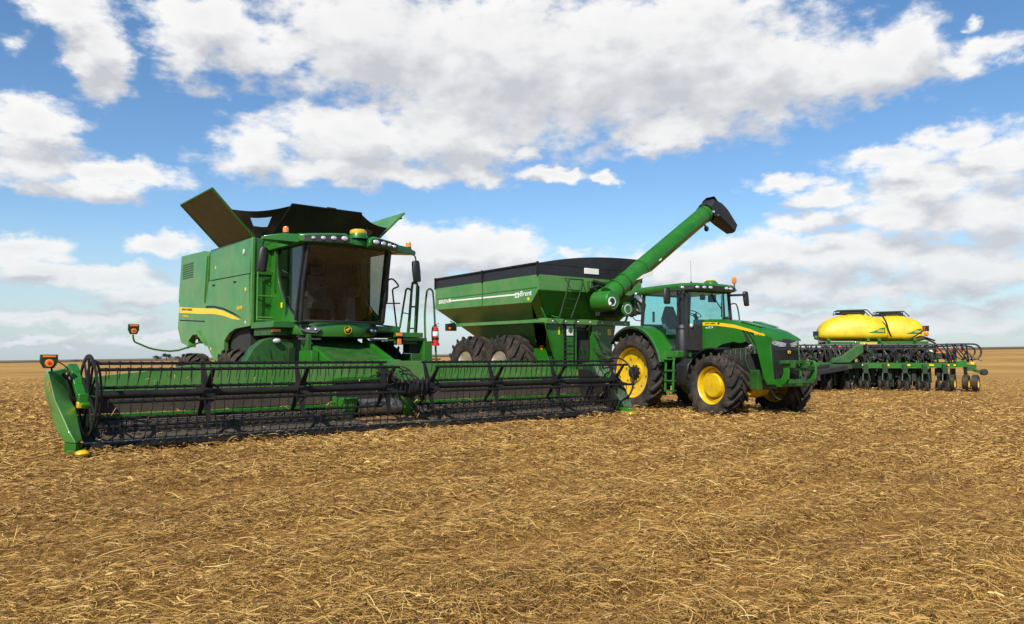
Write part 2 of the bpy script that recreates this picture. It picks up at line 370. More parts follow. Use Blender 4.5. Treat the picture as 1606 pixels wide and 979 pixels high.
def dens(v):
    n = nt.nodes.new('ShaderNodeGroup'); n.node_tree = G; link(nt, v, n.inputs[0]); return n.outputs
(D0, B0) = dens(cmb.outputs[0]); B1 = dens(vnode(nt, 'ADD', cmb.outputs[0], (-.7, 1.9, 0)))[1]
alpha = nt.nodes.new('ShaderNodeMapRange'); alpha.interpolation_type = 'SMOOTHSTEP'
alpha.inputs[1].default_value = .00; alpha.inputs[2].default_value = .56; link(nt, D0, alpha.inputs[0])
shade = mnode(nt, 'SUBTRACT', B0, B1)
lit = maprange(nt, shade, -.34, .30, .08, 1)
thick = maprange(nt, B0, .40, 1.15, 0, .50)
lit = mnode(nt, 'SUBTRACT', lit, thick)
ccol = ramp(nt, lit, [(0., (.52, .528, .56)), (.30, (.63, .636, .655)), (.62, (.77, .768, .768)), (1, (.86, .85, .835))])
bg2 = nt.nodes.new('ShaderNodeBackground'); bg2.inputs['Strength'].default_value = .95; link(nt, ccol, bg2.inputs[0])
# pale air close to the horizon, in front of the blue and partly in front of the low clouds
hz = maprange(nt, el, 0, 9, .80, 0)
bg3 = nt.nodes.new('ShaderNodeBackground'); bg3.inputs[0].default_value = (.385, .475, .555, 1); bg3.inputs['Strength'].default_value = 1.0
def mixsh(f, a, b):
    n = nt.nodes.new('ShaderNodeMixShader'); link(nt, f, n.inputs[0]); link(nt, a, n.inputs[1]); link(nt, b, n.inputs[2]); return n.outputs[0]
blue = mixsh(hz, bg1.outputs[0], bg3.outputs[0]); white = mixsh(mnode(nt, 'MULTIPLY', hz, .55), bg2.outputs[0], bg3.outputs[0])
link(nt, mixsh(mnode(nt, 'MULTIPLY', alpha.outputs[0], .97), blue, white), out.inputs[0])

# ------------------------------------------------------------------ ground
def vnoise(x, y, seed=0):
    xi = np.floor(x).astype(np.int64); yi = np.floor(y).astype(np.int64); fx = x - xi; fy = y - yi
    fx = fx * fx * (3 - 2 * fx); fy = fy * fy * (3 - 2 * fy)
    def h(a, b):
        n = (a * 374761393 + b * 668265263 + seed * 974634777) & 0x7fffffff
        n = ((n ^ (n >> 13)) * 1274126177) & 0x7fffffff
        return ((n ^ (n >> 16)) & 0xffff) / 65535.
    return (h(xi, yi) * (1 - fx) + h(xi + 1, yi) * fx) * (1 - fy) + (h(xi, yi + 1) * (1 - fx) + h(xi + 1, yi + 1) * fx) * fy
ROW = R(39.)
def uv(x, y): return x * math.cos(ROW) + y * math.sin(ROW), -x * math.sin(ROW) + y * math.cos(ROW)
def track(v):      # strips pressed flat by passing wheels
    t = 0
    for c, w in ((6.2, .32), (8.5, .32), (12.6, .45), (3.1, .3), (.6, .3), (17.5, .5)): t = t + np.exp(-((v - c) / w) ** 2)
    return np.minimum(t, 1)
def clump(x, y):
    u, v = uv(x, y)
    a = vnoise(u * .30, v * 1.35, 1); b = vnoise(u * 1.5, v * 4.2, 2); c = vnoise(u * 4.5, v * 9., 3)
    return .5 * a + .32 * b + .18 * c - .16 * track(v)
def height(x, y):
    d = np.hypot(x, y); t = np.clip((d - 42) / 190, 0, 1); g = t * t * (3 - 2 * t)
    near = np.clip(1 - d / 70, 0, 1)
    z = (clump(x, y) - .52) * .16 * near + (vnoise(x * 8, y * 8, 5) - .5) * .02 * near + (vnoise(x * .12, y * .12, 9) - .5) * .06 * np.clip(1 - d / 120, 0, 1)
    return z + g * (.01365 * x + .0051 * y) * np.where(y > -50, 1, 0)

ds = [0.0, .6]
while ds[-1] < 44: ds.append(ds[-1] * 1.017 + .004)
while ds[-1] < 9000: ds.append(ds[-1] * 1.13)
ths = list(np.arange(-58, 58.01, .25)) + list(np.arange(64, 302, 6.))
d = np.array(ds)[:, None]; th = np.radians(np.array(ths))[None, :]
X = (d * np.sin(th)).ravel(); Y = (d * np.cos(th)).ravel(); Z = height(X, Y)
nd, na = len(ds), len(ths)
idx = np.arange(nd * na).reshape(nd, na); nx = np.roll(idx, -1, axis=1)
quads = np.stack([idx[:-1], nx[:-1], nx[1:], idx[1:]], -1).reshape(-1, 4)[:, ::-1]
def np_mesh(name, co, faces):
    me = bpy.data.meshes.new(name); n, k = faces.shape
    me.vertices.add(len(co)); me.vertices.foreach_set('co', co.astype(np.float32).ravel())
    me.loops.add(n * k); me.loops.foreach_set('vertex_index', faces.astype(np.int32).ravel())
    me.polygons.add(n); me.polygons.foreach_set('loop_start', np.arange(0, n * k, k, dtype=np.int32)); me.polygons.foreach_set('loop_total', np.full(n, k, dtype=np.int32))
    me.update(calc_edges=True); return me
gm = np_mesh('ground', np.stack([X, Y, Z], -1), quads)
gm.polygons.foreach_set('use_smooth', [True] * len(gm.polygons))
ground = bpy.data.objects.new('ground', gm); COL.objects.link(ground); ground['kind'] = 'structure'; ground['label'] = 'harvested golden stubble field under the machines'

m, nt, p = new_mat('stubble_field')
MS = (1, 1, 1)
big = noise(nt, .22, 4, .6); row = None
mp = nt.nodes.new('ShaderNodeMapping'); mp.inputs['Rotation'].default_value = (0, 0, -ROW); mp.vector_type = 'POINT'
tcn = nt.nodes.new('ShaderNodeTexCoord'); link(nt, tcn.outputs['Object'], mp.inputs['Vector'])
mp2 = nt.nodes.new('ShaderNodeMapping'); mp2.inputs['Scale'].default_value = (.35, 2.4, 1); link(nt, mp.outputs[0], mp2.inputs['Vector'])
nr = nt.nodes.new('ShaderNodeTexNoise'); nr.inputs['Scale'].default_value = .8; nr.inputs['Detail'].default_value = 9; nr.inputs['Roughness'].default_value = .68; link(nt, mp2.outputs[0], nr.inputs['Vector'])
nf = noise(nt, 22, 8, .75)
f = mnode(nt, 'ADD', mnode(nt, 'MULTIPLY', nr.outputs['Fac'], .55), mnode(nt, 'MULTIPLY', nf, .45))
near_c = ramp(nt, f, [(.33, (.052, .023, .006)), (.45, (.175, .088, .020)), (.56, (.335, .185, .046)), (.72, (.48, .295, .082))])
near_c = mix(nt, maprange(nt, big, .35, .7, 0, .35), near_c, (.25, .130, .034))
sp = nt.nodes.new('ShaderNodeSeparateXYZ'); link(nt, tcn.outputs['Object'], sp.inputs[0])
dist = vnode(nt, 'LENGTH', tcn.outputs['Object'])
farn = noise(nt, .16, 9, .68, mscale=(.5, .35, 1))
far_c = ramp(nt, farn, [(.32, (.235, .122, .030)), (.5, (.37, .205, .052)), (.68, (.49, .30, .086))])
col = mix(nt, maprange(nt, dist, 14, 50, 0, .85), near_c, far_c)
fedge = mnode(nt, 'ADD', sp.outputs[1], mnode(nt, 'MULTIPLY', farn, 40))
soil = ramp(nt, noise(nt, .004, 4, .6, mscale=(1, .2, 1)), [(.35, (.060, .030, .016)), (.65, (.11, .07, .032))])
soil = mix(nt, maprange(nt, sp.outputs[1], 650, 800, 0, .8), soil, (.16, .13, .07))
col = mix(nt, maprange(nt, fedge, 405, 412, 0, 1), col, soil)
link(nt, col, p.inputs['Base Color']); p.inputs['Roughness'].default_value = .9; p.inputs['Specular IOR Level'].default_value = .15
bump(nt, p, f, .9, .05)
gm.materials.append(m)

# ------------------------------------------------------------------ straw lying on the field
def straw_mat(name, stops):
    m, nt, p = new_mat(name)
    g = nt.nodes.new('ShaderNodeNewGeometry')
    c = ramp(nt, g.outputs['Random Per Island'], stops)
    c = mix(nt, maprange(nt, noise(nt, .35, 4, .6), .42, .7, 0, .45), c, (.17, .085, .022))
    link(nt, c, p.inputs['Base Color']); p.inputs['Roughness'].default_value = .62; p.inputs['Specular IOR Level'].default_value = .35
    return m
STRAW = straw_mat('straw', [(0, (.080, .036, .010)), (.22, (.225, .114, .026)), (.55, (.42, .235, .056)), (.86, (.56, .35, .095)), (1, (.66, .47, .17))])

def strips(n, dmin, dmax, alpha, lmin, lmax, wid, curl, lift, seg=4, up=0., spread=47., dense=True):
    u = rng.random(n)
    if abs(alpha - 1) < 1e-3: dd = dmin * (dmax / dmin) ** u
    else: k = 1 - alpha; dd = (dmin ** k + u * (dmax ** k - dmin ** k)) ** (1 / k)
    tt = np.radians((rng.random(n) * 2 - 1) * spread)
    x, y = dd * np.sin(tt), dd * np.cos(tt)
    if dense:
        keep = rng.random(n) < np.clip((clump(x, y) - .28) * 3.4, .34, 1)
        x, y, dd = x[keep], y[keep], dd[keep]; n = len(x)
    az = np.where(rng.random(n) < .55, ROW + rng.normal(0, .55, n), rng.random(n) * 2 * PI)
    L = lmin + (lmax - lmin) * rng.random(n) ** 1.6
    w = wid * (.6 + .8 * rng.random(n)) * np.clip(dd / 7.5, .8, 3.2)
    kurv = rng.normal(0, curl, n); kz = rng.normal(0, 1, n)
    s = np.linspace(-.5, .5, seg + 1)[None, :]
    ang = az[:, None] + kurv[:, None] * s + rng.normal(0, .28, (n, seg + 1)).cumsum(1) * (curl > .5)
    step = L[:, None] / seg
    cx = np.concatenate([np.zeros((n, 1)), np.cumsum(np.cos(ang[:, :-1]) * step, 1)], 1); cy = np.concatenate([np.zeros((n, 1)), np.cumsum(np.sin(ang[:, :-1]) * step, 1)], 1)
    cx += x[:, None] - cx.mean(1, keepdims=True); cy += y[:, None] - cy.mean(1, keepdims=True)
    base = rng.random(n) ** 1.5 * lift * (.5 + clump(x, y))
    tilt = rng.normal(0, .22, n) if up == 0 else np.abs(rng.normal(up, .3, n))
    cz = height(cx, cy) + base[:, None] + np.maximum(tilt[:, None] * (s + (.5 if up else 0)) * L[:, None], -.01) + (np.abs(kz) * .16 * L)[:, None] * (.25 - s * s) * 2 + .004
    if up:
        q = (s + .5); f = 1 - .75 * np.clip(up, 0, 1)
        cx = x[:, None] + (cx - cx[:, :1]) * f; cy = y[:, None] + (cy - cy[:, :1]) * f
        cz = height(cx, cy) + q * L[:, None] * np.clip(tilt, .3, .98)[:, None]
    roll = rng.random(n) * PI
    px, py = -np.sin(ang), np.cos(ang); c, sn = np.cos(roll)[:, None] * .5, np.sin(roll)[:, None] * .5
    taper = np.array([.55] + [1] * (seg - 1) + [.45])[None, :]
    ox, oy, oz = px * c * w[:, None] * taper, py * c * w[:, None] * taper, sn * w[:, None] * taper
    A = np.stack([cx + ox, cy + oy, cz + oz], -1); B = np.stack([cx - ox, cy - oy, cz - oz], -1)
    co = np.concatenate([A, B], 1).reshape(-1, 3); m_ = seg + 1
    k = np.arange(seg); q = np.stack([k, k + 1, m_ + k + 1, m_ + k], -1)
    f = (q[None] + (np.arange(n) * 2 * m_)[:, None, None]).reshape(-1, 4)
    return co, f
def straw_obj(name, label, sets, mt):
    cs, fs, b = [], [], 0
    for co, f in sets: cs.append(co); fs.append(f + b); b += len(co)
    me = np_mesh(name, np.concatenate(cs), np.concatenate(fs)); me.materials.append(mt)
    o = bpy.data.objects.new(name, me); COL.objects.link(o); tag(o, label, None, None, 'stuff'); return o
straw_obj('straw_litter', 'golden chopped straw and dry bean stalks lying over the whole field', [
    strips(330000, 3.4, 17, 1.15, .04, .18, .0040, 2.2, .075, seg=4),
    strips(230000, 10, 60, 1.3, .06, .22, .0048, 1.6, .09, seg=3),
    strips(15000, 3.4, 24, 1.1, .16, .38, .0052, 2.4, .11, seg=7),
    strips(26000, 3.4, 30, 1.2, .03, .10, .015, .5, .08, seg=2)], STRAW)
straw_obj('standing_stubble', 'few short cut stalks still standing in the field', [strips(5200, 3.6, 40, 1.1, .06, .20, .0060, .6, .0, seg=3, up=.75)], STRAW)
# ================================================================== combine harvester
CX, CY, CA = -1.915, 14.767, 40.5
cb = thing('combine_harvester', (CX, CY, 0), CA, 'large green combine harvester with open grain tank lids and amber beacons on its cab roof', 'combine harvester')
SX = -1.5
for s, nm in ((-1, 'side_panel'), (1, 'side_panel')):
    def sp_(poly, x0=0, x1=.07):
        return (poly, 'x', s * 1.5 + (0 if s < 0 else -0) - s * x0, s * 1.5 - s * x1)
    mb = MB()
    up_ = [(4.30, 4.09), (6.92, 4.09), (6.95, 3.33), (4.38, 3.30)]
    mb.prism(up_, 'x', s * 1.5, s * 1.40, GREEN)
    lp = [(4.38, 3.275), (6.955, 3.30), (7.14, 2.75), (7.12, 2.17), (6.97, 1.69), (6.45, 1.32), (6.12, 1.30), (5.83, 1.50), (5.80, 1.80), (5.52, 1.97), (5.13, 2.07), (4.26, 2.11)]
    mb.prism(lp, 'x', s * 1.52, s * 1.42, GREEN)
    ps = MB() if False else mb
    if s < 0:   # dark accent and yellow sweep stripe, letters
        x = -1.5235
        mb.prism([(7.12, 2.63), (6.5, 2.60), (5.9, 2.52), (5.3, 2.39), (4.78, 2.255), (5.3, 2.30), (5.9, 2.40), (6.5, 2.465), (7.12, 2.50)], 'x', x - .002, x + .002, YELD)
        mb.prism([(7.12, 2.70), (6.5, 2.67), (5.9, 2.59), (5.3, 2.46), (4.72, 2.30), (5.3, 2.415), (5.9, 2.545), (6.5, 2.625), (7.12, 2.655)], 'x', x - .002, x + .002, BLK)
        mb.text('S690', .085, (-1.522, 5.05, 2.50), (0, -1, 0), (0, 0, 1), YELD, w=.34, bold=True)
    mb.build('side_panel', cb, bevel=.028, seg=3)
    for y, z in ((5.2, 3.16), (6.6, 3.18)): MB().box(*sorted((s * 1.521, s * 1.535)), y - .07, y + .07, z - .02, z + .02, BLK).build('latch', cb, bevel=.006)
    for y, z, h, c in ((4.55, 2.95, .07, YELD), (6.7, 1.62, .06, YELD), (4.52, 2.20, .05, WHT), (6.55, 3.62, .06, YELD)): MB().box(*sorted((s * (1.52 if z < 3.3 else 1.50), s * (1.524 if z < 3.3 else 1.504))), y - h * .5, y + h * .5, z - h * .5, z + h * .5, c).build('warning_decal', cb)
    mb = MB()
    rp = [(6.99, 4.05), (7.38, 4.12), (9.20, 4.16), (9.37, 2.92), (9.28, 2.86), (9.37, 2.20), (9.05, 1.80), (8.28, 1.67), (8.33, 1.84), (8.04, 1.98), (7.70, 2.0), (7.32, 1.82), (7.04, 1.70), (7.15, 2.17), (7.17, 2.76)]
    mb.prism(rp, 'x', s * 1.5, s * 1.36, GREEN)
    mb.prism([(7.06, 3.95), (7.34, 4.03), (7.30, 3.0), (7.20, 2.78)], 'x', s * 1.545, s * 1.5, GREEN)
    mb.prism([(8.42, 1.64), (8.48, 1.86), (8.1, 2.07), (7.66, 2.09), (7.22, 1.84), (7.04, 1.69), (7.32, 1.82), (7.70, 2.0), (8.04, 1.98), (8.33, 1.84), (8.28, 1.67)], 'x', s * 1.545, s * 1.5, GREEN)
    if s < 0:
        mb.prism([(9.25, 2.775), (7.19, 2.64), (7.19, 2.495), (9.25, 2.615)], 'x', -1.507, -1.5, YELD)
        mb.prism([(9.18, 2.43), (7.25, 2.33), (7.25, 2.30), (9.18, 2.40)], 'x', -1.506, -1.5, BLK)
        mb.text('JOHN DEERE', .075, (-1.508, 9.05, 2.66), (0, -1, -.06), (0, 0, 1), GREENW, w=.86, bold=True)
        mb.text('HillMaster', .05, (-1.502, 8.95, 2.50), (0, -1, -.05), (0, 0, 1), YELD, w=.5)
    rs_ = mb.build('rear_shroud', cb, bevel=.03, seg=3)
    mb = MB()
    for k in range(7): mb.box(*sorted((s * 1.50, s * 1.512)), 8.2, 9.05, 3.52 + .06 * k, 3.545 + .06 * k, GREENW)
    mb.build('vent_louver', rs_)
# inner body
mb = MB()
mb.box(-1.39, 1.39, 4.45, 9.15, 2.12, 4.02, GREENW)
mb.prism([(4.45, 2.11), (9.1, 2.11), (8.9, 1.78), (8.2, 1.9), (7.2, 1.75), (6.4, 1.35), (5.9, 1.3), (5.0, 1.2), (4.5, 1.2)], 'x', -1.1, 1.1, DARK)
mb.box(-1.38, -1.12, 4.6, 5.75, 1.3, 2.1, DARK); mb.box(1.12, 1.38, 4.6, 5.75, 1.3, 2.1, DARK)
mb.prism([(9.16, 4.05), (9.34, 2.95), (9.2, 1.9), (9.16, 1.9)], 'x', -1.35, 1.35, GREEN)
mb.build('main_body', cb, bevel=.02)
mb = MB()      # front bulkhead beside the cab
mb.box(-1.47, -.72, 4.27, 4.33, 2.12, 4.08, GREENC); mb.box(.72, 1.47, 4.27, 4.33, 2.12, 4.08, GREENC)
mb.box(-.72, .72, 4.28, 4.34, 3.9, 4.08, GREENC)
mb.bar((-1.47, 4.275, 2.12), (-1.47, 4.275, 4.1), .075, .075, GREEN); mb.bar((1.47, 4.275, 2.12), (1.47, 4.275, 4.1), .075, .075, GREEN)
mb.box(-1.43, -.74, 4.245, 4.27, 3.255, 3.285, BLK); mb.box(.74, 1.43, 4.245, 4.27, 3.255, 3.285, BLK)
mb.build('front_bulkhead', cb, bevel=.012)
MB().ell((-1.512, 4.72, 3.82), (.02, .055, .075), LENS).build('side_lamp', cb)
mb = MB()      # service ladder frame
mb.tube([(-1.40, 4.16, 2.24), (-1.40, 4.16, 3.30), (-1.2, 4.16, 3.40), (-.87, 4.16, 3.24), (-.88, 4.16, 2.24), (-1.40, 4.16, 2.24)], .018, GREEN, 8)
for z in (2.30, 2.78): mb.tube([(-1.40, 4.16, z), (-.88, 4.16, z)], .018, GREEN, 8)
mb.tube([(-1.38, 4.2, 3.26), (-.9, 4.2, 3.0), (-.9, 4.2, 2.9)], .010, BLK, 6); mb.tube([(-1.38, 4.2, 2.72), (-.92, 4.2, 2.5)], .010, BLK, 6)
mb.build('service_ladder', cb)
# decks and steps
mb = MB()
mb.box(-1.5, -.86, 3.05, 4.25, 2.04, 2.18, GREENC); mb.box(-1.45, -.9, 3.3, 4.2, 1.88, 2.038, GREENW)
mb.build('left_deck', cb, bevel=.012).name = 'deck'
mb = MB()
mb.box(.86, 1.56, 2.92, 4.25, 2.00, 2.13, GREENC); mb.box(1.40, 2.16, 2.86, 4.1, 1.88, 1.995, GREENC); mb.box(1.62, 2.30, 2.9, 3.6, 1.80, 1.875, GREENC)
mb.box(1.45, 2.1, 3.0, 4.0, 1.72, 1.795, GREENW)
mb.build('deck', cb, bevel=.012)
mb = MB()
mb.box(2.20, 2.44, 2.88, 3.45, .55, 1.80, GREENC); mb.box(1.93, 2.195, 3.0, 3.4, .6, 1.5, GREENW); mb.box(1.93, 2.195, 3.1, 3.4, 1.505, 1.79, DARK)
for z in (.75, 1.05, 1.35): mb.box(2.445, 2.75, 2.95, 3.4, z, z + .03, GREENW)
mb.build('step_housing', cb, bevel=.012)
# handrails
G_ = GREENW
for pts, r, nm in (
    ([(1.41, 3.3, 3.70), (1.44, 3.3, 3.45), (1.42, 3.3, 2.77), (1.35, 3.3, 2.66), (1.2, 3.3, 2.5)], .021, 'grab_rail'),
    ([(1.28, 3.32, 3.24), (1.36, 3.32, 3.18), (1.39, 3.32, 3.0), (1.37, 3.32, 2.72)], .015, 'grab_rail'),
    ([(1.43, 3.3, 3.2), (1.46, 3.3, 3.26), (1.58, 3.3, 3.28), (1.73, 3.3, 3.14), (1.68, 3.3, 3.09), (1.58, 3.3, 3.04), (1.58, 3.3, 2.9), (1.69, 3.3, 2.13)], .021, 'grab_rail'),
    ([(1.53, 2.9, 2.10), (1.68, 2.9, 2.94), (1.71, 2.9, 3.02), (1.76, 2.9, 3.04), (1.83, 2.9, 3.0), (1.85, 2.9, 2.9), (1.78, 2.9, 2.0)], .024, 'handrail'),
    ([(1.74, 2.9, 1.99), (1.87, 2.9, 3.10), (1.90, 2.9, 3.19), (1.95, 2.9, 3.22), (2.0, 2.9, 3.17), (2.0, 2.9, 3.08), (1.94, 2.9, 1.99)], .024, 'handrail'),
    ([(1.88, 3.1, 1.99), (1.98, 3.1, 3.10), (2.03, 3.1, 3.19), (2.09, 3.1, 3.20), (2.16, 3.1, 3.14), (2.18, 3.1, 3.0), (2.12, 3.1, 1.99)], .024, 'handrail'),
    ([(2.25, 2.9, 1.82), (2.23, 2.9, 2.46), (2.28, 2.9, 2.95), (2.32, 2.9, 3.04), (2.38, 2.9, 3.07), (2.45, 2.9, 3.02), (2.47, 2.9, 2.92), (2.51, 2.9, 2.5), (2.57, 2.9, 1.29), (2.58, 2.9, .75)], .024, 'handrail')):
    mb = MB(); mb.tube(pts, r, G_, 8, smooth=3)
    if nm == 'handrail' and pts[0][0] in (1.74, 1.88):
        y = pts[0][1]
        for z in (2.1, 2.62): mb.tube([(pts[0][0] + (z - 2) * .11, y, z), (pts[-1][0] + (z - 2) * .06, y, z)], .013, G_, 6)
    if pts[0][0] == 1.53: mb.tube([(1.6, 2.9, 2.46), (1.82, 2.9, 2.43)], .013, G_, 6)
    mb.build(nm, cb)
MB().tube([(1.38, 3.3, 2.69), (1.78, 3.3, 2.71)], .016, G_, 8).build('grab_rail', cb); MB().tube([(.9, 3.0, 2.17), (1.55, 3.0, 2.12)], .014, G_, 8).build('grab_rail', cb)
mb = MB(); mb.box(1.40, 1.56, 2.82, 2.86, 1.90, 1.97, AMB); mb.build('marker_lamp', cb, bevel=.01)
mb = MB(); mb.box(1.42, 1.52, 2.80, 2.84, 1.70, 1.84, AMB); mb.build('marker_lamp', cb, bevel=.01)
mb = MB(); mb.box(-1.44, -1.24, 3.24, 3.28, 1.95, 2.02, AMB); mb.build('marker_lamp', cb, bevel=.01)
# wheel drive shield seen under the left deck, with a lamp
mb = MB()
mb.prism([(-2.02, 1.2), (-1.98, 1.36), (-1.84, 1.60), (-1.62, 1.78), (-1.40, 1.83), (-1.12, 1.80), (-.96, 1.70), (-.94, 1.2)], 'y', 3.22, 3.5, GREENW)
for q in ((-1.75, 1.45), (-1.5, 1.6), (-1.2, 1.5)): mb.bar((q[0], 3.215, q[1]), (q[0] + .05, 3.215, q[1] - .22), .03, .02, DGRN)
mb.box(-1.12, -.96, 3.12, 3.215, 1.3, 1.62, DGRN)
mb.build('drive_housing', cb, bevel=.05, seg=3)
MB().ell((-1.36, 3.16, 1.76), (.09, .05, .055), LENS).build('side_lamp', cb)
# wheels
wheel(cb, (-1.72, 4.35, .76), .84, .48, .62, YELL, 'front', 20, .06, .10)
wheel(cb, (1.80, 4.35, .88), .95, .50, .66, YELL, 'front', 20, .06, .10, flip=True)
wheel(cb, (-1.50, 8.0, .72), .80, .40, .52, YELL, 'front', 18, .05, .09)
wheel(cb, (1.50, 8.0, .72), .80, .40, .52, YELL, 'front', 18, .05, .09, flip=True)
MB().cyl((-1.6, 4.35, .84), (1.6, 4.35, .86), .17, GREENW).build('axle', cb); MB().cyl((-1.4, 8.0, .74), (1.4, 8.0, .74), .11, GREENW).build('axle', cb)
# feeder house
mb = MB()
mb.loft([[(-.74, 1.62, .35), (.70, 1.62, .35), (.70, 1.62, 1.15), (-.74, 1.62, 1.15)], [(-.70, 3.3, .95), (.66, 3.3, .95), (.66, 3.3, 1.80), (-.70, 3.3, 1.80)], [(-.70, 4.3, 1.2), (.66, 4.3, 1.2), (.66, 4.3, 2.1), (-.70, 4.3, 2.1)]], GREENW)
for x in (-.80, .70): mb.loft([[(x, 1.60, .33), (x + .10, 1.60, .33), (x + .10, 1.60, 1.24), (x, 1.60, 1.24)], [(x, 3.2, .95), (x + .10, 3.2, .95), (x + .10, 3.2, 1.86), (x, 3.2, 1.86)]], GREENC)
mb.box(-.98, -.82, 2.3, 2.9, 1.28, 1.55, GREENC); mb.box(-.93, -.84, 2.6, 2.7, 1.5, 1.9, GREENW)
mb.build('feeder_house', cb, bevel=.01)
mb = MB(); mb.box(-.95, .9, 3.0, 4.3, 1.84, 2.0, DARK); mb.box(-.95, -.45, 2.95, 3.0, 1.79, 1.83, STEEL); mb.box(.75, 1.4, 2.9, 2.95, 1.79, 1.83, GREENW); mb.build('cab_floor_frame', cb)
# ---- cab
def wy(x, z): return 2.60 + .20 * (x / .95) ** 2 - .30 * (z - 2.2) / 1.6
mb = MB(); nx_, nz_ = 14, 8; g = []
for j in range(nz_ + 1):
    z = 2.21 + (3.79 - 2.21) * j / nz_; hwid = .94 + .02 * math.sin(PI * j / nz_)
    g.append([(hwid * (-1 + 2 * i / nx_), wy(hwid * (-1 + 2 * i / nx_), z), z) for i in range(nx_ + 1)])
mb.loft(g, GLSC, cap=False, closed=False); mb.build('windshield', cb, ang=60)
mb = MB()
for s in (-1, 1):
    mb.tube([(s * .99, wy(s * .99, 2.19) + .01, 2.15), (s * 1.01, wy(1.01, 3) + .01, 3.0), (s * .97, wy(.98, 3.82) + .01, 3.82)], [.05, .045, .045], PLA, 8)
    mb.bar((s * 1.02, 2.90, 2.2), (s * .995, 2.575, 3.82), .06, .15, PLA, up=(1, 0, 0))
mb.tube([(x, wy(x, 2.19) - .005, 2.185) for x in np.linspace(-.99, .99, 11)], .028, PLA, 6)
mb.tube([(x, wy(x, 3.81) - .005, 3.81) for x in np.linspace(-.99, .99, 11)], .03, PLA, 6)
mb.build('windshield_frame', cb, ang=60)
mb = MB()
mb.bar((-.05, wy(0, 3.8) - .03, 3.82), (.28, wy(.28, 3.1) - .03, 3.62), .02, .02, BLK)
mb.bar((.08, wy(.1, 3.6) - .03, 3.80), (-.12, wy(.0, 3.4) - .035, 3.70), .03, .015, BLK); mb.build('windshield_wiper', cb)
for s in (-1, 1):
    gl = [(2.94, 2.30), (3.05, 2.34), (3.25, 2.46), (3.5, 2.66), (3.72, 2.92), (3.86, 3.2), (3.92, 3.5), (3.92, 3.80), (2.68, 3.80)]
    mb = MB(); mb.prism(gl, 'x', s * 1.03, s * 1.02, GLSC); mb.tube([(s * 1.04, a, b) for a, b in gl[:8]], .02, PLA, 6); mb.build('side_window', cb, ang=30)
    mb = MB()
    mb.prism([(2.88, 2.16), (4.26, 2.16), (4.26, 3.86), (3.94, 3.86), (3.94, 3.5), (3.88, 3.18), (3.74, 2.9), (3.52, 2.63), (3.27, 2.44), (3.05, 2.31), (2.88, 2.26)], 'x', s * 1.05, s * .99, GREENC)
    mb.bar((s * 1.06, 3.94, 3.86), (s * 1.06, 3.98, 2.9), .05, .09, GREENC, up=(1, 0, 0))
    if s < 0: mb.box(-1.056, -1.05, 3.62, 3.70, 2.50, 2.62, YELD)
    mb.build('cab_side', cb, bevel=.012)
mb = MB()    # cab back wall, inside trim
mb.box(-.98, .98, 4.2, 4.25, 2.2, 3.0, TRIM); mb.box(-.98, -.5, 4.2, 4.25, 3.0, 3.84, TRIM); mb.box(.2, .98, 4.2, 4.25, 3.0, 3.84, TRIM); mb.box(-.5, .2, 4.2, 4.25, 3.6, 3.84, TRIM)
mb.box(-.97, .97, 2.85, 4.2, 2.16, 2.2, TRIM); mb.box(-.97, .97, 2.62, 4.2, 3.76, 3.80, TRIM); mb.build('cab_lining', cb)
mb = MB(); mb.box(-.34, .18, 3.55, 3.98, 2.5, 2.66, SEATM); mb.box(-.33, .17, 3.93, 4.07, 2.62, 3.30, SEATM); mb.box(-.22, .06, 3.95, 4.05, 3.32, 3.52, SEATM); mb.box(-.25, .1, 3.6, 3.95, 2.2, 2.5, DARK)
mb.box(.24, .44, 3.4, 3.95, 2.62, 2.74, DARK); mb.build('operator_seat', cb, bevel=.03)
mb = MB(); mb.lathe([(.19, -.012), (.205, 0), (.19, .012), (.178, 0), (.19, -.012)], PLA, seg=28, ax='z')
for a in (0.5, 2.6, 4.7): mb.bar((0, 0, -.02), (.19 * math.cos(a), .19 * math.sin(a), 0), .03, .012, PLA)
mb.xf(lambda q: Matrix.Rotation(R(28), 3, 'X') @ q + V((-.10, 3.28, 2.98))); mb.tube([(-.10, 3.29, 2.95), (-.10, 3.2, 2.6), (-.10, 3.12, 2.2)], .05, PLA, 8); mb.build('steering_wheel', cb)
mb = MB(); mb.box(.30, .52, 3.2, 3.6, 2.2, 2.78, TRIM); mb.box(.34, .62, 3.25, 3.3, 2.8, 3.02, PLA); mb.tube([(-.30, 3.1, 2.2), (-.32, 3.1, 3.1), (-.26, 3.1, 3.6)], .016, PLA, 6); mb.box(-.9, -.6, 3.3, 4.1, 2.2, 2.75, TRIM)
mb.build('control_console', cb, bevel=.012)
# front panel under the windshield, lamps and badge
def fy(x): return 2.63 + .40 * (x / .95) ** 2
secs = []
for x in np.linspace(-1.04, 1.0, 15):
    y = fy(x); e = min(1, (1.06 - abs(x)) * 4); lo = 1.86 if abs(x) < .55 else 1.86 + .10 * (abs(x) - .55)
    secs.append([(x, y + .05, 2.175), (x, y - .02, 2.13), (x, y - .05, 2.02), (x, y - .01, lo), (x, y + .25, lo + .02), (x, y + .25, 2.17)])
mb = MB(); mb.loft(secs, GREENC); 
K = len(mb.v)
mb.lathe([(.092, -.006), (.092, .0), (.01, .0)], YELD, ax='y', seg=26); mb.lathe([(.076, -.009), (.01, -.009)], BLK, ax='y', seg=26)
deer = [(-.05, -.025), (-.02, .0), (-.01, -.035), (.005, -.03), (.005, .005), (.03, .022), (.05, .012), (.052, .02), (.034, .04), (.040, .062), (.022, .048), (-.002, .062), (.012, .034), (-.025, .026), (-.06, .0)]
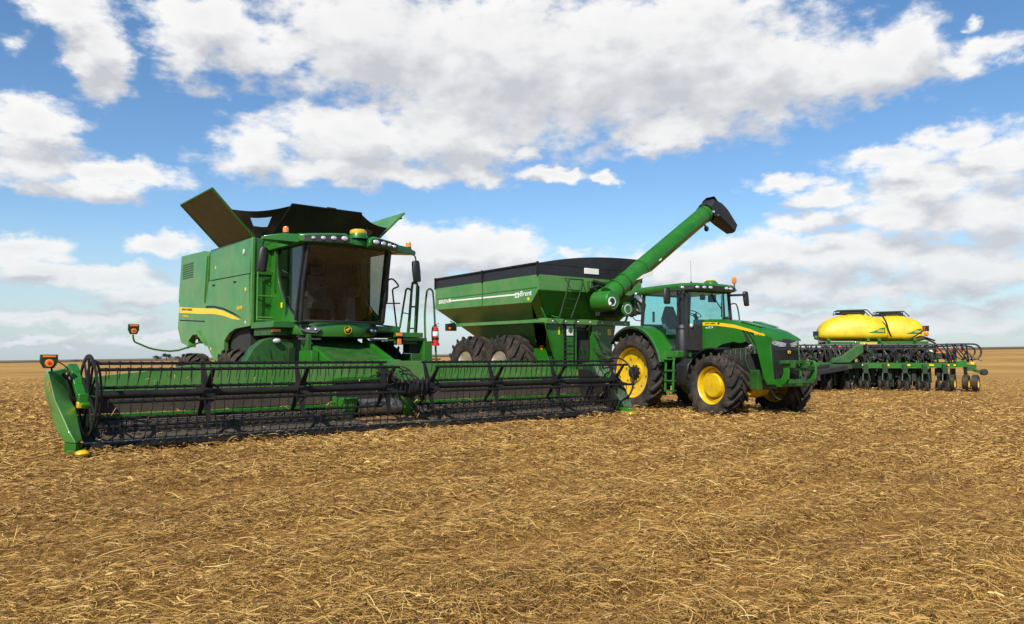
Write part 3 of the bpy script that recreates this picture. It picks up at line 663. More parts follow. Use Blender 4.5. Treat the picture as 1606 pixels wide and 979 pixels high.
mb.prism(deer, 'y', -.014, -.009, YELD); mb.xf(lambda q: q + V((0.0, fy(0) - .048, 2.005)), K)
mb.build('front_panel', cb, ang=30)
for s in (-1, 1):
    mb = MB(); x0, x1 = (.55, .93)
    pts = []
    for x, z in ((x0 + .10, 1.92), (x0, 2.0), (x0 + .12, 2.07), (x1, 2.09), (x1, 1.99), (x1 - .12, 1.93)): pts.append((s * x, fy(x) - .045 - .03 * (z < 2), z))
    mb.sheet(pts if s > 0 else pts[::-1], .05, PLA)
    for x in (.66, .79): mb.ell((s * x, fy(x) - .085, 2.01), (.065, .045, .045), CHRO)
    mb.build('headlight', cb)
# roof with light pods
mb = MB()
def rf(x, z, d=0): return 2.06 + .34 * (abs(x) / 1.1) ** 2 + d
top = [(-1.16, 4.3)] + [(x, rf(x, 0) + .10) for x in np.linspace(-1.16, 1.16, 13)] + [(1.16, 4.3)]
mb.prism(top, 'z', 3.82, 3.94, GREENC)
mb.prism([(x * .93, y + .12 if y < 4 else y) for x, y in top], 'z', 3.94, 4.01, GREENC)
for s in (-1, 1):
    xs = np.linspace(.20, 1.22, 9); secs = []
    for i, x in enumerate(xs):
        t = i / 8; h1 = 4.05 - .05 * t - (.10 if i == 0 else 0); h0 = 3.80 + .015 * t; y = rf(x, 0)
        secs.append([(s * x, y + .02, h0), (s * x, y - .03, h0 + .02), (s * x, y - .03, h1 - .03), (s * x, y + .03, h1), (s * x, y + .34, h1), (s * x, y + .34, h0)])
    mb.loft(secs, GREENC)
    mb.loft([[(s * 1.20, 2.50, 3.80), (s * 1.20, 2.50, 3.99), (s * 1.20, 2.95, 3.99), (s * 1.20, 2.95, 3.80)], [(s * 1.55, 2.60, 3.82), (s * 1.55, 2.60, 3.98), (s * 1.55, 2.92, 3.98), (s * 1.55, 2.92, 3.82)], [(s * 1.86, 2.75, 3.84), (s * 1.86, 2.75, 3.92), (s * 1.86, 2.90, 3.92), (s * 1.86, 2.90, 3.84)]], GREENC)
roof = mb.build('cab_roof', cb, bevel=.014)
for s in (-1, 1):
    mb = MB(); secs = []
    for i, x in enumerate(np.linspace(.27, 1.14, 8)):
        y = rf(x, 0) - .037; secs.append([(s * x, y, 3.835), (s * x, y, 4.005 - .04 * i / 7 - (.05 if i == 0 else 0))])
    mb.loft(secs, PLA, cap=False, closed=False); mb.build('lamp_recess', roof, ang=60)
    for i, x in enumerate((.38, .60, .80, .98)):
        MB().ell((s * x, rf(x, 0) - .045, 3.92 - .006 * i), (.080 - .010 * i, .03, .052 - .005 * i), LENS, 18, 8).build('work_light', roof)
mb = MB(); secs = [[(x, 2.52, z) for x, z in ()] for _ in ()]
mb.lathe([(.02, 3.98), (.20, 3.98), (.195, 4.04), (.18, 4.085)], GREENC, (.06, 2.28, 0), 'z', 28); mb.lathe([(.18, 4.085), (.185, 4.105), (.175, 4.16), (.13, 4.185), (.01, 4.19)], YELL, (.06, 2.28, 0), 'z', 28)
mb.build('receiver_dome', roof)
for x, z in ((-1.38, 3.98), (1.66, 3.95)):
    mb = MB(); mb.lathe([(.01, z), (.072, z), (.07, z + .05), (.062, z + .055)], PLA, (x, 2.76, 0), 'z', 20); mb.lathe([(.06, z + .05), (.064, z + .13), (.05, z + .17), (.01, z + .185)], AMB, (x, 2.76, 0), 'z', 20); mb.build('beacon', roof)
for s in (-1, 1):
    mb = MB(); x = 1.80
    mb.tube([(s * (x - .02), 2.82, 3.88), (s * (x + .06), 2.78, 3.80), (s * (x + .07), 2.76, 3.70)] if s > 0 else [(-1.45, 2.8, 3.88), (-1.70, 2.9, 3.89), (-1.78, 2.97, 3.82), (-1.78, 2.98, 3.72)], .018, PLA, 8, smooth=3)
    o = MB(); 
    o.loft([[(sx, sy, z) for sx, sy in [(w * math.cos(a), .07 * math.sin(a) * (1 if math.sin(a) < 0 else .5)) for a in np.linspace(0, 2 * PI, 14)[:-1]]] for z, w in ((-.27, .07), (-.25, .105), (0, .115), (.2, .105), (.24, .07))], PLA)
    o.xf(lambda q: Matrix.Rotation(R(-6 * s), 3, 'Y') @ q + V((s * (x + (.08 if s > 0 else -.02)), 2.76 if s > 0 else 2.98, 3.46)))
    k = o.build('mirror', cb, ang=50); mb.build('mirror_arm', k)
# ---- grain tank extension
def fl(pts, th, m1, name, lab=None, ribs=None):
    mb = MB(); mb.sheet(pts, th, m1)
    P = [V(q) for q in pts]; c = sum(P, V()) / 4
    for i in range(4): mb.tube([tuple(P[i]), tuple(P[(i + 1) % 4])], .022, GREENC, 6)
    return mb.build(name, cb, label=lab)
yf, yr, zh = 4.27, 6.42, 4.11
fl([(-1.46, yr, zh), (-1.46, yf, zh), (-2.41, yf, 5.08), (-2.40, yr, 5.04)], .03, OLIVE, 'tank_lid', 'green tank lid leaning outward, field reflection painted in olive')  # green lid coloured olive for the field reflected in its underside
fl([(1.46, yf, zh), (1.46, yr, zh), (2.40, yr, 5.04), (2.50, yf, 5.13)], .03, GREEN, 'tank_lid')
mb = MB(); mb.tube([(1.55, 4.5, 4.25), (2.38, 5.6, 4.98)], .025, BLK, 6); mb.tube([(2.44, 4.3, 5.0), (2.3, 6.3, 4.9)], .02, GREENC, 6); mb.build('lid_strut', cb)
mb = MB(); mb.sheet([(-1.15, yf, zh - .03), (1.15, yf, zh - .03), (.87, 3.60, 4.83), (-.86, 3.60, 4.82)], .03, DTARP)
for x in (-.86, .87): mb.tube([(x * 1.32, yf, zh - .02), (x, 3.6, 4.84)], .022, BLK, 6)
mb.tube([(-.86, 3.6, 4.83), (.87, 3.6, 4.84)], .022, BLK, 6); mb.box(-.02, .2, 3.57, 3.63, 4.84, 4.87, PLA); mb.build('front_tank_lid', cb)
mb = MB(); mb.sheet([(1.15, yr, zh), (-1.15, yr, zh), (-.86, 7.1, 4.83), (.87, 7.1, 4.83)], .03, TARP); mb.build('rear_tank_lid', cb)
def add_used(mb, vs, fs, m):
    u = sorted({i for f in fs for i in f}); k = {i: j for j, i in enumerate(u)}; mb.add([vs[i] for i in u], [tuple(k[i] for i in f) for f in fs], m)
def bil(a, b, c, d, u, v): return (V(a) * (1 - u) + V(b) * u) * (1 - v) + (V(d) * (1 - u) + V(c) * u) * v
for a, b, c, d, win in (((-1.46, yf, zh), (-1.15, yf, zh - .02), (-.87, 3.61, 4.80), (-2.0, yf, 4.67), 1), ((1.15, yf, zh - .02), (1.46, yf, zh), (2.0, yf, 4.70), (.88, 3.61, 4.81), 2),
                        ((-1.15, yr, zh), (-1.46, yr, zh), (-2.0, yr, 4.67), (-.86, 7.1, 4.8), 0), ((1.46, yr, zh), (1.15, yr, zh), (.87, 7.1, 4.8), (2.0, yr, 4.67), 0)):
    nu, nv = 14, 12; vs = []; fs = []
    for j in range(nv + 1):
        for i in range(nu + 1):
            u, v = i / nu, j / nv; q = bil(a, b, c, d, u, v); q.z -= .10 * v * math.sin(PI * u) * .8; q.y += .03 * math.sin(PI * u) * math.sin(PI * v) + .012 * math.sin(9 * u + 5 * v); vs.append(tuple(q))
    hole = lambda i, j: (win == 1 and 4 <= i < 10 and 5 <= j < 9 and not ((i in (4, 9)) and (j in (5, 8)) and False)) or (win == 2 and 4 <= i < 8 and 4 <= j < 9)
    pane = []
    for j in range(nv):
        for i in range(nu):
            f = (j * (nu + 1) + i, j * (nu + 1) + i + 1, (j + 1) * (nu + 1) + i + 1, (j + 1) * (nu + 1) + i)
            (pane if hole(i, j) else fs).append(f)
    mb = MB(); add_used(mb, vs, fs, DTARP); o = mb.build('corner_tarp', cb, ang=60)
    if pane: mb = MB(); add_used(mb, vs, pane, PANE if win == 1 else OLIVE); mb.build('tarp_window', o, ang=60)
# rear marker lamp on a bent arm
mb = MB(); mb.tube([(-1.45, 7.35, 1.85), (-2.1, 7.3, 1.58), (-2.65, 7.3, 1.60), (-3.0, 7.3, 1.73), (-3.12, 7.3, 1.80), (-3.15, 7.3, 1.95)], .022, GREENC, 8, smooth=3)
arm = mb.build('lamp_arm', cb)
mb = MB(); mb.prism([(-3.21, 1.96), (-3.07, 1.96), (-3.02, 2.06), (-3.025, 2.20), (-3.255, 2.20), (-3.26, 2.06)], 'y', 7.27, 7.34, DGRN); mb.cyl((-3.14, 7.26, 2.04), (-3.14, 7.272, 2.04), .06, AMB); mb.cyl((-3.14, 7.253, 2.04), (-3.14, 7.26, 2.04), .03, REDL); mb.box(-3.23, -3.05, 7.255, 7.27, 2.15, 2.185, AMB); mb.build('marker_lamp', arm, bevel=.02)

# ================================================================== fire extinguisher on the step housing
fe = thing('fire_extinguisher', (0, 0, 0), 0, 'red fire extinguisher with white label hanging on the combine steps', 'fire extinguisher')
fp = Matrix.Rotation(R(CA), 3, 'Z') @ V((2.50, 2.84, 0)) + V((CX, CY, 1.70)); fe.location = fp; fe.rotation_euler = (0, 0, R(CA))
mb = MB(); mb.lathe([(.01, 0), (.075, 0), (.08, .02), (.08, .12), (.078, .13)], RED, ax='z', seg=24); mb.lathe([(.0785, .12), (.08, .13), (.08, .36), (.07, .42), (.03, .455), (.025, .47)], RED, ax='z', seg=24)
mb.lathe([(.082, .22), (.0825, .221), (.0825, .33), (.082, .331)], WHT, ax='z', seg=24); mb.build('cylinder', fe)
mb = MB(); mb.cyl((0, 0, .46), (0, 0, .50), .03, BLK); mb.bar((-.02, 0, .50), (.09, -.02, .53), .02, .012, BLK); mb.bar((-.02, 0, .48), (.08, -.02, .46), .02, .012, BLK); mb.build('valve_handle', fe)
mb = MB(); mb.tube([(-.02, 0, .48), (-.09, -.01, .44), (-.11, -.01, .3), (-.10, -.01, .12), (-.085, -.01, .04)], .012, BLK, 8, smooth=3); mb.build('hose', fe)
mb = MB(); mb.lathe([(.084, .14), (.09, .14), (.09, .18), (.084, .18)], BLK, ax='z'); mb.lathe([(.084, -.01), (.1, -.01), (.1, .05), (.084, .05)], RED, ax='z'); mb.build('bracket', fe)
# ================================================================== harvesting header
hd = thing('harvesting_header', (CX, CY, 0), CA, 'wide green and black draper header with its pickup reel on the ground before the combine', 'combine header')
mb = MB()
bw = [(-5.62, .50), (6.15, .50), (6.15, 1.08), (4.9, 1.19), (3.9, 1.33), (.62, 1.335), (.55, 1.36), (.10, 1.36), (.05, 1.335), (-3.3, 1.33), (-4.2, 1.20), (-5.62, 1.06)]
mb.prism(bw, 'y', 1.36, 1.44, GREEN)
for x in np.arange(-5.2, 6.1, .9): mb.box(x, x + .05, 1.345, 1.358, .86, 1.02, GREEN)
mb.prism([(-1.05, .94), (.62, .96), (.62, 1.02), (-.75, 1.02), (-1.05, .99)], 'y', 1.26, 1.355, GREENC)
mb.build('back_wall', hd, bevel=.01)
for x0, x1 in ((-5.58, -1.06), (.66, 6.05)): MB().box(x0, x1, 1.31, 1.345, .50, .83, BELT).build('lower_back_strip', hd, bevel=.006)  # dark strip over the lower part of the back wall
MB().prism([(.02, .12), (1.25, .40), (1.30, 1.12), (.9, 1.10), (.15, .62)], 'x', 5.84, 5.875, BLK).build('end_shield', hd, bevel=.006)
mb = MB(); mb.box(-5.6, -.95, 1.22, 1.34, .40, .49, GREENC); mb.box(.65, 6.1, 1.22, 1.34, .40, .49, GREENC); mb.box(-5.6, 6.1, 1.36, 1.6, .28, .44, GREENW); mb.build('deck_beam', hd, bevel=.01)
for q in ([(-.95, .25), (-.72, .25), (-.62, .62), (-.95, .62)], [(.45, .25), (.65, .25), (.65, .62), (.38, .62)]): MB().prism(q, 'y', .95, 1.3, GREENC).build('feeder_cheek', hd, bevel=.02)
mb = MB(); mb.cyl((-.6, 1.12, .42), (.4, 1.12, .42), .16, STEEL); 
for k in range(5): mb.bar((-.55 + .22 * k, 1.12, .42), (-.5 + .22 * k, .93, .50), .03, .02, STEEL)
mb.box(-.9, .6, 1.3, 1.36, .3, .9, DARK); mb.build('feed_drum', hd)
for x0, x1 in ((-5.55, -.92), (.62, 6.05)):
    mb = MB(); mb.sheet([(x0, .14, .155), (x1, .14, .155), (x1, 1.22, .42), (x0, 1.22, .42)], .03, BELT)
    for x in np.arange(x0 + .15, x1, .32): mb.sheet([(x, .16, .182), (x + .03, .16, .182), (x + .03, 1.20, .437), (x, 1.20, .437)], .02, BELT)
    mb.build('draper_belt', hd)
mb = MB(); mb.sheet([(-.9, .16, .13), (.6, .16, .13), (.5, 1.3, .26), (-.8, 1.3, .26)], .03, RUST); mb.build('center_belt', hd)
mb = MB(); mb.box(-5.6, 6.1, .02, .14, .06, .15, BLK); mb.box(-5.6, 6.1, .03, .36, .02, .06, BLK); mb.box(-5.6, 6.1, .12, .17, .152, .165, STEEL)
for x in np.arange(-5.58, 6.1, .0762):
    mb.loft([[(x - .022, .02, .075), (x + .022, .02, .075), (x + .022, .02, .125), (x - .022, .02, .125)], [(x - .006, -.11, .085), (x + .006, -.11, .085), (x + .006, -.11, .10), (x - .006, -.11, .10)]], BLK)
mb.build('cutter_bar', hd)
rowsL = [[(-5.95, .98, 1.215), (-5.985, .62, 1.20), (-5.69, .98, 1.245), (-5.69, 1.35, 1.22)], [(-5.975, .93, 1.10), (-5.985, .48, 1.10), (-5.685, .88, 1.08), (-5.69, 1.35, 1.08)],
         [(-5.97, .88, .88), (-5.955, .20, .80), (-5.68, .62, .79), (-5.69, 1.2, .8)], [(-5.945, .55, .60), (-5.90, .02, .60), (-5.665, .26, .66), (-5.68, 1.1, .55)],
         [(-5.925, .28, .38), (-5.84, -.14, .40), (-5.65, .06, .42), (-5.66, .9, .35)], [(-5.86, -.03, .20), (-5.765, -.32, .20), (-5.642, -.12, .22), (-5.65, .6, .2)]]
skid = [[(-5.85, -.02, .195), (-5.765, -.29, .195), (-5.65, -.10, .195), (-5.65, .6, .195)], [(-5.85, .02, .02), (-5.76, -.26, .03), (-5.65, -.10, .03), (-5.65, .6, .02)]]
for s in (0, 1):
    f = (lambda p: p) if s == 0 else (lambda p: (.34 - p[0], p[1], p[2]))
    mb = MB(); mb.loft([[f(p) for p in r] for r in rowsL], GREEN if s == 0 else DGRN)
    ep = mb.build('end_divider', hd, bevel=.022, seg=3, ang=28)
    mb = MB(); mb.loft([[f(p) for p in r] for r in skid], GREENC); mb.build('skid_shoe', ep, bevel=.01)
    mb = MB(); mb.ell(f((-5.68, -.30, .06)), (.10, .09, .05), YELL); mb.bar(f((-5.68, -.30, .08)), f((-5.6, -.05, .10)), .05, .03, YELL); mb.build('divider_tip', ep)
    for q in ((-5.99, .50, 1.03), (-5.982, .42, .95)): mb = MB(); mb.box(*(sorted((f(q)[0], f((q[0] - .008, 0, 0))[0]))), q[1] - .03, q[1] + .02, q[2] - .03, q[2] + .03, AMB); mb.build('reflector', ep)
mb = MB(); mb.prism([(-6.05, 1.25), (-5.92, 1.25), (-5.87, 1.34), (-5.875, 1.45), (-6.095, 1.45), (-6.10, 1.34)], 'y', .52, .60, DGRN); mb.cyl((-5.985, .508, 1.325), (-5.985, .52, 1.325), .058, AMB); mb.cyl((-5.985, .502, 1.325), (-5.985, .509, 1.325), .028, REDL); mb.box(-6.07, -5.90, .508, .52, 1.41, 1.435, AMB)
mb.tube([(-5.95, .58, 1.28), (-5.93, .62, 1.20)], .015, BLK, 6); mb.build('warning_lamp', hd, bevel=.02)
mb = MB(); mb.tube([(-5.93, .62, 1.33), (-5.80, .8, 1.33), (-5.62, 1.1, 1.22)], .008, BLK, 6, smooth=4); mb.build('lamp_cable', hd)
# reel arms with hydraulic parts
RC, RZ, RR = .26, .845, .50
for x in (-5.58, .08, 6.17):
    mb = MB(); w = .085
    P = [(x, 1.42, 1.20), (x, 1.05, 1.27), (x, .80, 1.16), (x, .62, .98), (x, .32, .80)]
    for a, b in zip(P[:-1], P[1:]): mb.bar(a, b, w, .13, GREENC, up=(1, 0, 0))
    if x == .08: mb.box(-.02, .18, 1.2, 1.36, 1.1, 1.35, GREENC)
    mb.box(x - .07, x + .07, .2, .34, .72, .88, GREENC)
    mb.build('reel_arm', hd, bevel=.015)
    mb = MB(); mb.tube([(x + .07, 1.3, 1.05), (x + .07, .75, .98)], .032, BLK, 8); mb.tube([(x + .07, .75, .98), (x + .07, .5, .92)], .016, STEEL, 8); mb.build('lift_cylinder', hd)
mb = MB(); mb.box(-5.66, -5.50, .20, .32, .66, .76, YELL); mb.box(-5.62, -5.46, .14, .22, .68, .74, GREENC); mb.build('arm_bracket', hd, bevel=.015)
mb = MB()
for k in range(9):
    x = -5.74 + .035 * (k % 4); y = .9 + .06 * k
    mb.tube([(x, y, 1.10), (x - .02, y - .2, 1.16 - .03 * (k % 3)), (x + .05, y - .35, .85), (x + .06, y - .30, .6 - .04 * (k % 2))], .014, BLK, 6, smooth=3)
mb.build('hydraulic_hose', hd)
mb = MB()
for k in range(13):
    a = -.33 + .065 * k
    mb.tube([(a, 1.1 + .04 * (k % 3), 1.22 - .2 * (k % 2)), (a + .10 * math.sin(k), .7, 1.12 + .05 * math.cos(k * 2)), (a - .12 * math.cos(k), .42, .95 + .06 * math.sin(k * 3)), (a + .15 * math.sin(k * 1.7), .15, .84), (a + .05, .2, .68 - .05 * (k % 4))], .014, BLK, 6, smooth=3)
mb.build('hydraulic_hose', hd)
mb = MB(); mb.box(-.22, .38, .14, .36, .70, .92, BLK); mb.cyl((-.35, .26, .8), (.5, .26, .8), .11, BLK); mb.cyl((.0, .26, .8), (.2, .26, .8), .17, BLK)
for k in range(8): mb.box(-.3 + .1 * k, -.27 + .1 * k, .1, .14, .76, 1.02 - .03 * (k % 3), BLK)
mb.build('reel_drive', hd, bevel=.01)
# reel
mb = MB(); mb.cyl((-5.42, RC, RZ), (-.38, RC, RZ), .062, BLK); mb.cyl((.52, RC, RZ), (6.04, RC, RZ), .062, BLK)
reel = mb.build('reel', hd)
TH = [R(50 + 60 * k) for k in range(6)]
bat_src = {}
for (x0, x1, half) in ((-5.44, -.33, 0), (.50, 6.08, 1)):
    mb = MB(); mb.tube([(x0, 0, 0), (x1, 0, 0)], .024, BLK, 8)
    for x in np.arange(x0 + .08, x1 - .03, .152):
        j = random.uniform(-.02, .02)
        mb.tube([(x, -.012, .0), (x, -.030, -.05), (x + j * .5, -.012, -.15), (x + j, .02 + random.uniform(-.012, .012), -.245)], [.011, .0085, .007, .005], BLK, 5)
        mb.box(x - .014, x + .014, -.034, .024, -.02, .03, BLK)
    src = None
    for a in TH:
        loc = (0, RC - RR * math.cos(a), RZ + RR * math.sin(a))
        if src is None: src = mb.build('bat', reel, loc); 
        else: again(src, reel, loc)
    # spiders
for x in (-3.80, -2.18, -.44, .56, 2.22, 4.06, 6.04):
    mb = MB()
    for a in TH:
        tip = V((x, RC - RR * math.cos(a), RZ + RR * math.sin(a))); rt = V((x, RC - .09 * math.cos(a), RZ + .09 * math.sin(a)))
        mb.bar(tuple(rt), tuple(tip), .030, .115, BLK, up=(1, 0, 0), h2=.05)
        mb.bar((x + .18, rt.y, rt.z), (x + .02, RC - RR * .38 * math.cos(a), RZ + RR * .38 * math.sin(a)), .02, .03, BLK, up=(1, 0, 0))
    mb.cyl((x - .07, RC, RZ), (x + .07, RC, RZ), .12, BLK)
    mb.build('spider', reel)
mb = MB()
for x, r0, r1 in ((-5.52, .55, .61), (-5.45, .49, .53)):
    mb.lathe([(r0, x - .012), (r1, x - .012), (r1, x + .012), (r0, x + .012), (r0, x - .012)], BLK, (0, RC, RZ), 'x', 36)
for k in range(12):
    a = k * PI / 6; mb.bar((-5.50, RC, RZ), (-5.52, RC - .56 * math.cos(a), RZ + .56 * math.sin(a)), .015, .03, BLK, up=(1, 0, 0))
mb.build('end_ring', reel)
mb = MB(); pts = [(6.12, RC - RR * math.cos(a), RZ + RR * math.sin(a)) for a in TH]
arcs = [(6.12, RC - (RR + .05) * math.cos(a), RZ + (RR + .05) * math.sin(a)) for a in np.linspace(0, 2 * PI, 33)]
mb.tube(arcs, .022, BLK, 6, cap=False)
for q in pts: mb.tube([(6.04, q[1], q[2]), (6.2, q[1] - .01, q[2])], .03, BLK, 6)
mb.build('end_ring', reel)

# chaff and pods caught on the belts, cutter bar and tines
r_ = np.random.default_rng(21); vs, fs = [], []
def chaff(p, L, w, az, pit):
    d_ = V((math.cos(az) * math.cos(pit), math.sin(az) * math.cos(pit), math.sin(pit))); n_ = d_.cross(V((r_.normal(), r_.normal(), r_.normal()))).normalized() * w * .5; p = V(p); i = len(vs)
    m_ = d_.orthogonal().normalized() * L * r_.normal(0, .12)
    for q, k in ((p, .7), (p + d_ * L * .5 + m_, 1), (p + d_ * L, .5)): vs.extend([tuple(q + n_ * k), tuple(q - n_ * k)])
    fs.extend([(i, i + 1, i + 3, i + 2), (i + 2, i + 3, i + 5, i + 4)])
for k in range(900):
    x = r_.uniform(-5.5, 6.0); t = r_.random() ** 1.5
    if r_.random() < .6: chaff((x, .16 + 1.05 * t, .185 + .265 * t if not -.9 < x < .6 else .16 + .12 * t), r_.uniform(.04, .16), .007, r_.uniform(0, 6.3), r_.uniform(-.05, .3))
    elif r_.random() < .5: chaff((x, r_.uniform(-.05, .1), r_.uniform(.1, .17)), r_.uniform(.05, .14), .007, r_.uniform(0, 6.3), r_.uniform(-.3, .5))
    else: chaff((x, 1.24 + r_.uniform(0, .08), .495), r_.uniform(.04, .12), .007, r_.uniform(0, 6.3), r_.uniform(-.6, .5))
for k in range(170):
    x = r_.uniform(-5.3, 6.0); a = TH[r_.integers(0, 6)]; q = (x, RC - RR * math.cos(a) + r_.uniform(-.01, .03), RZ + RR * math.sin(a) - r_.uniform(.05, .24))
    chaff(q, r_.uniform(.05, .16), .009, r_.uniform(0, 6.3), r_.uniform(-1.4, -.2))
mb = MB(); mb.add(vs, fs, STRAW); o = mb.build('crop_residue', hd); o['kind'] = 'stuff'
# ================================================================== tractor
TX, TY, TA = 4.47, 21.92, 30.
tr = thing('tractor', (TX, TY, 0), TA, 'green tractor with yellow wheel rims and a black exhaust stack hitched to the grain cart', 'tractor')
wheel(tr, (-1.15, 0, .99), 1.10, .70, .50, YELL, 'rear', 21, .07, .085)
wheel(tr, (1.15, 0, .99), 1.10, .70, .50, YELL, 'rear', 21, .07, .085, flip=True, rx=.1)
wheel(tr, (-1.10, -3.02, .73), .80, .47, .58, YELL, 'front', 18, .075, .085, rx=.2)
wheel(tr, (1.10, -3.02, .73), .80, .47, .58, YELL, 'front', 18, .075, .085, flip=True, rx=.5)
MB().cyl((-1.0, 0, .99), (1.0, 0, .99), .16, GREENC).build('axle', tr)
mb = MB(); mb.cyl((-1.0, -3.02, .73), (1.0, -3.02, .73), .10, GREENC); mb.lathe([(.02, -.34), (.22, -.30), (.26, 0), (.22, .30), (.02, .34)], YELL, (.05, -3.12, .66), 'x', 20)
mb.build('axle', tr)
mb = MB(); mb.box(-.34, .34, -3.6, .3, .62, 1.1, GREENW); mb.box(-.3, .3, -3.3, -1.4, 1.1, 1.5, DARK); mb.box(-.42, .42, -.5, .5, .7, 1.5, GREENC)
for k in range(14):
    y = -3.35 + .055 * k; mb.tube([(-.36, y, 1.05 + .05 * (k % 3)), (-.42, y + .06, 1.35), (-.36, y + .12, 1.62)], .02, (DGRN, BLK, DARK)[k % 3], 6)
mb.box(-.40, -.33, -3.2, -2.7, 1.2, 1.5, DGRN); mb.cyl((-.33, -2.9, 1.4), (-.45, -2.9, 1.4), .09, BLK)
mb.build('chassis', tr, bevel=.01)
# hood
def ht(y): t = max(0, (y + 1.9) / -2.3); return 2.37 - .05 * t - .40 * t ** 2.1
secs = []
for y in (-1.88, -2.3, -2.8, -3.2, -3.6, -3.9, -4.1, -4.19):
    t = (y + 1.9) / -2.3; z = ht(y); hw = .47 + .03 * t; k = 0 if y > -4.05 else (.05 if y > -4.15 else .12)
    secs.append([(-hw, y, z - .05 - k * .3), (-hw + .06, y, z + .0 - k), (-.24, y, z + .045 - k), (0, y, z + .05 - k), (.24, y, z + .045 - k), (hw - .06, y, z + .0 - k), (hw, y, z - .05 - k * .3), (hw, y, z - .12), (-hw, y, z - .12)])
mb = MB(); mb.loft(secs, GREENC); 
for s in (-1, 1): mb.prism([(-3.05, ht(-3.05) + .048), (-3.7, ht(-3.7) + .05), (-3.66, ht(-3.66) + .06), (-3.1, ht(-3.1) + .075)], 'x', s * .33, s * .13, GREENC); mb.box(s * .2 - .06, s * .2 + .06, -3.04, -3.02, ht(-3.05) + .03, ht(-3.05) + .07, BLK)
hood = mb.build('hood', tr, ang=40)
mb = MB(); mb.ell((.05, -2.25, ht(-2.25) + .07), (.1, .14, .05), PLA); mb.build('hood_cap', hood)
for s in (-1, 1):
    mb = MB(); xo, xi = s * .505, s * .47
    mb.prism([(-1.9, 2.30), (-2.5, 2.265), (-3.22, 2.16), (-3.36, 1.80), (-3.2, 1.76), (-2.95, 1.80), (-2.6, 1.74), (-2.4, 1.66), (-1.9, 1.64)], 'x', xo, xi, GREENC)
    mb.prism([(-3.60, 2.05), (-4.0, 1.925), (-4.12, 1.88), (-4.14, 1.60), (-4.2, .86), (-4.25, .82), (-4.0, .80), (-3.93, .90), (-3.72, 1.62)], 'x', xo, xi, GREENC)
    mb.prism([(-3.22, 2.15), (-3.60, 2.04), (-3.72, 1.63), (-3.36, 1.79)], 'x', s * .475, s * .44, DARK)
    for a, b in (((-3.30, 2.13), (-3.66, 1.62)), ((-3.42, 2.1), (-3.70, 1.75))): mb.bar((s * .488, *a), (s * .488, *b), .025, .03, GREENC, up=(1, 0, 0))
    if s < 0:
        up = [(-1.92, 2.325), (-2.4, 2.305), (-3.0, 2.225), (-3.5, 2.10), (-3.98, 1.945)]; lo = [(-3.98, 1.915), (-3.5, 2.035), (-3.0, 2.14), (-2.4, 2.22), (-1.92, 2.24)]
        mb.prism(up + lo, 'x', -.512, -.504, YELD)
        mb.text('JOHN DEERE', .042, (-.5125, -2.0, 2.262), (0, -1, -.03), (0, 0, 1), GREENW, w=.38, bold=True)
        mb.prism([(-2.45, 2.25), (-2.52, 2.25), (-2.54, 2.285), (-2.45, 2.29)], 'x', -.516, -.511, BLK)
        mb.text('e23', .05, (-.506, -2.02, 2.16), (0, -1, 0), (0, 0, 1), WHT, w=.27, bold=True)
        mb.text('8R 345', .07, (-.506, -3.66, 1.95), (0, -1, -.12), (0, 0, 1), YELD, w=.30, bold=True)
    mb.build('hood_side', tr, bevel=.01)
# grille, headlights
mb = MB(); secs = []
for x in np.linspace(-.47, .47, 9):
    y = -4.13 - .10 * (1 - (x / .47) ** 2)
    secs.append([(x, y + .03, 1.84), (x, y, 1.55), (x, y - .01, 1.2), (x, y - .02, .86), (x, y + .3, .86), (x, y + .3, 1.84)])
mb.loft(secs, PLA)
for x in np.linspace(-.40, .40, 15): mb.box(x - .008, x + .008, -4.135 - .10 * (1 - (x / .47) ** 2) - .018, -4.1, .90, 1.58, BLK)
mb.bar((-.3, -4.19, 1.2), (-.3, -4.17, 1.55), .10, .02, DARK); 
mb.prism([(-.03, 1.50), (.03, 1.50), (.055, 1.54), (.02, 1.57), (-.045, 1.56)], 'y', -4.262, -4.24, YELD); mb.prism([(-.02, 1.515), (.015, 1.515), (.03, 1.54), (-.02, 1.55)], 'y', -4.266, -4.26, GREENC)
mb.build('grille', tr, ang=45)
for s in (-1, 1):
    mb = MB(); mb.loft([[(s * .07, -4.235, 1.74), (s * .10, -4.235, 1.66), (s * .10, -4.15, 1.66), (s * .07, -4.15, 1.74)], [(s * .30, -4.20, 1.79), (s * .28, -4.20, 1.66), (s * .28, -4.1, 1.66), (s * .30, -4.1, 1.79)], [(s * .475, -4.13, 1.83), (s * .44, -4.14, 1.72), (s * .44, -4.05, 1.72), (s * .475, -4.05, 1.83)]], CHRO)
    mb.build('headlight', tr, ang=30)
# front hitch and weights
mb = MB()
for s in (-1, 1): mb.prism([(-4.0, .76), (-4.50, .78), (-4.62, .90), (-4.64, 1.20), (-4.60, 1.32), (-4.48, 1.34), (-4.50, 1.06), (-4.42, .92), (-4.25, .88), (-4.0, .90)], 'x', s * .50, s * .44, GREENC)
mb.box(-.50, .50, -4.42, -4.28, .72, .90, GREENC); mb.box(-.58, .10, -4.70, -4.45, 1.26, 1.34, GREENW); mb.box(-.44, .44, -4.62, -4.56, 1.10, 1.20, DGRN); mb.box(-.43, .43, -4.60, -4.52, .80, .90, GREENW); mb.tube([(.1, -4.55, 1.30), (.38, -4.56, 1.31), (.48, -4.57, 1.27), (.48, -4.57, 1.16), (.38, -4.56, 1.12), (.1, -4.55, 1.12)], .025, GREENW, 8, smooth=3)
for x in (-.46, -.05): mb.box(x - .03, x + .03, -4.80, -4.62, 1.16, 1.33, GREENW)
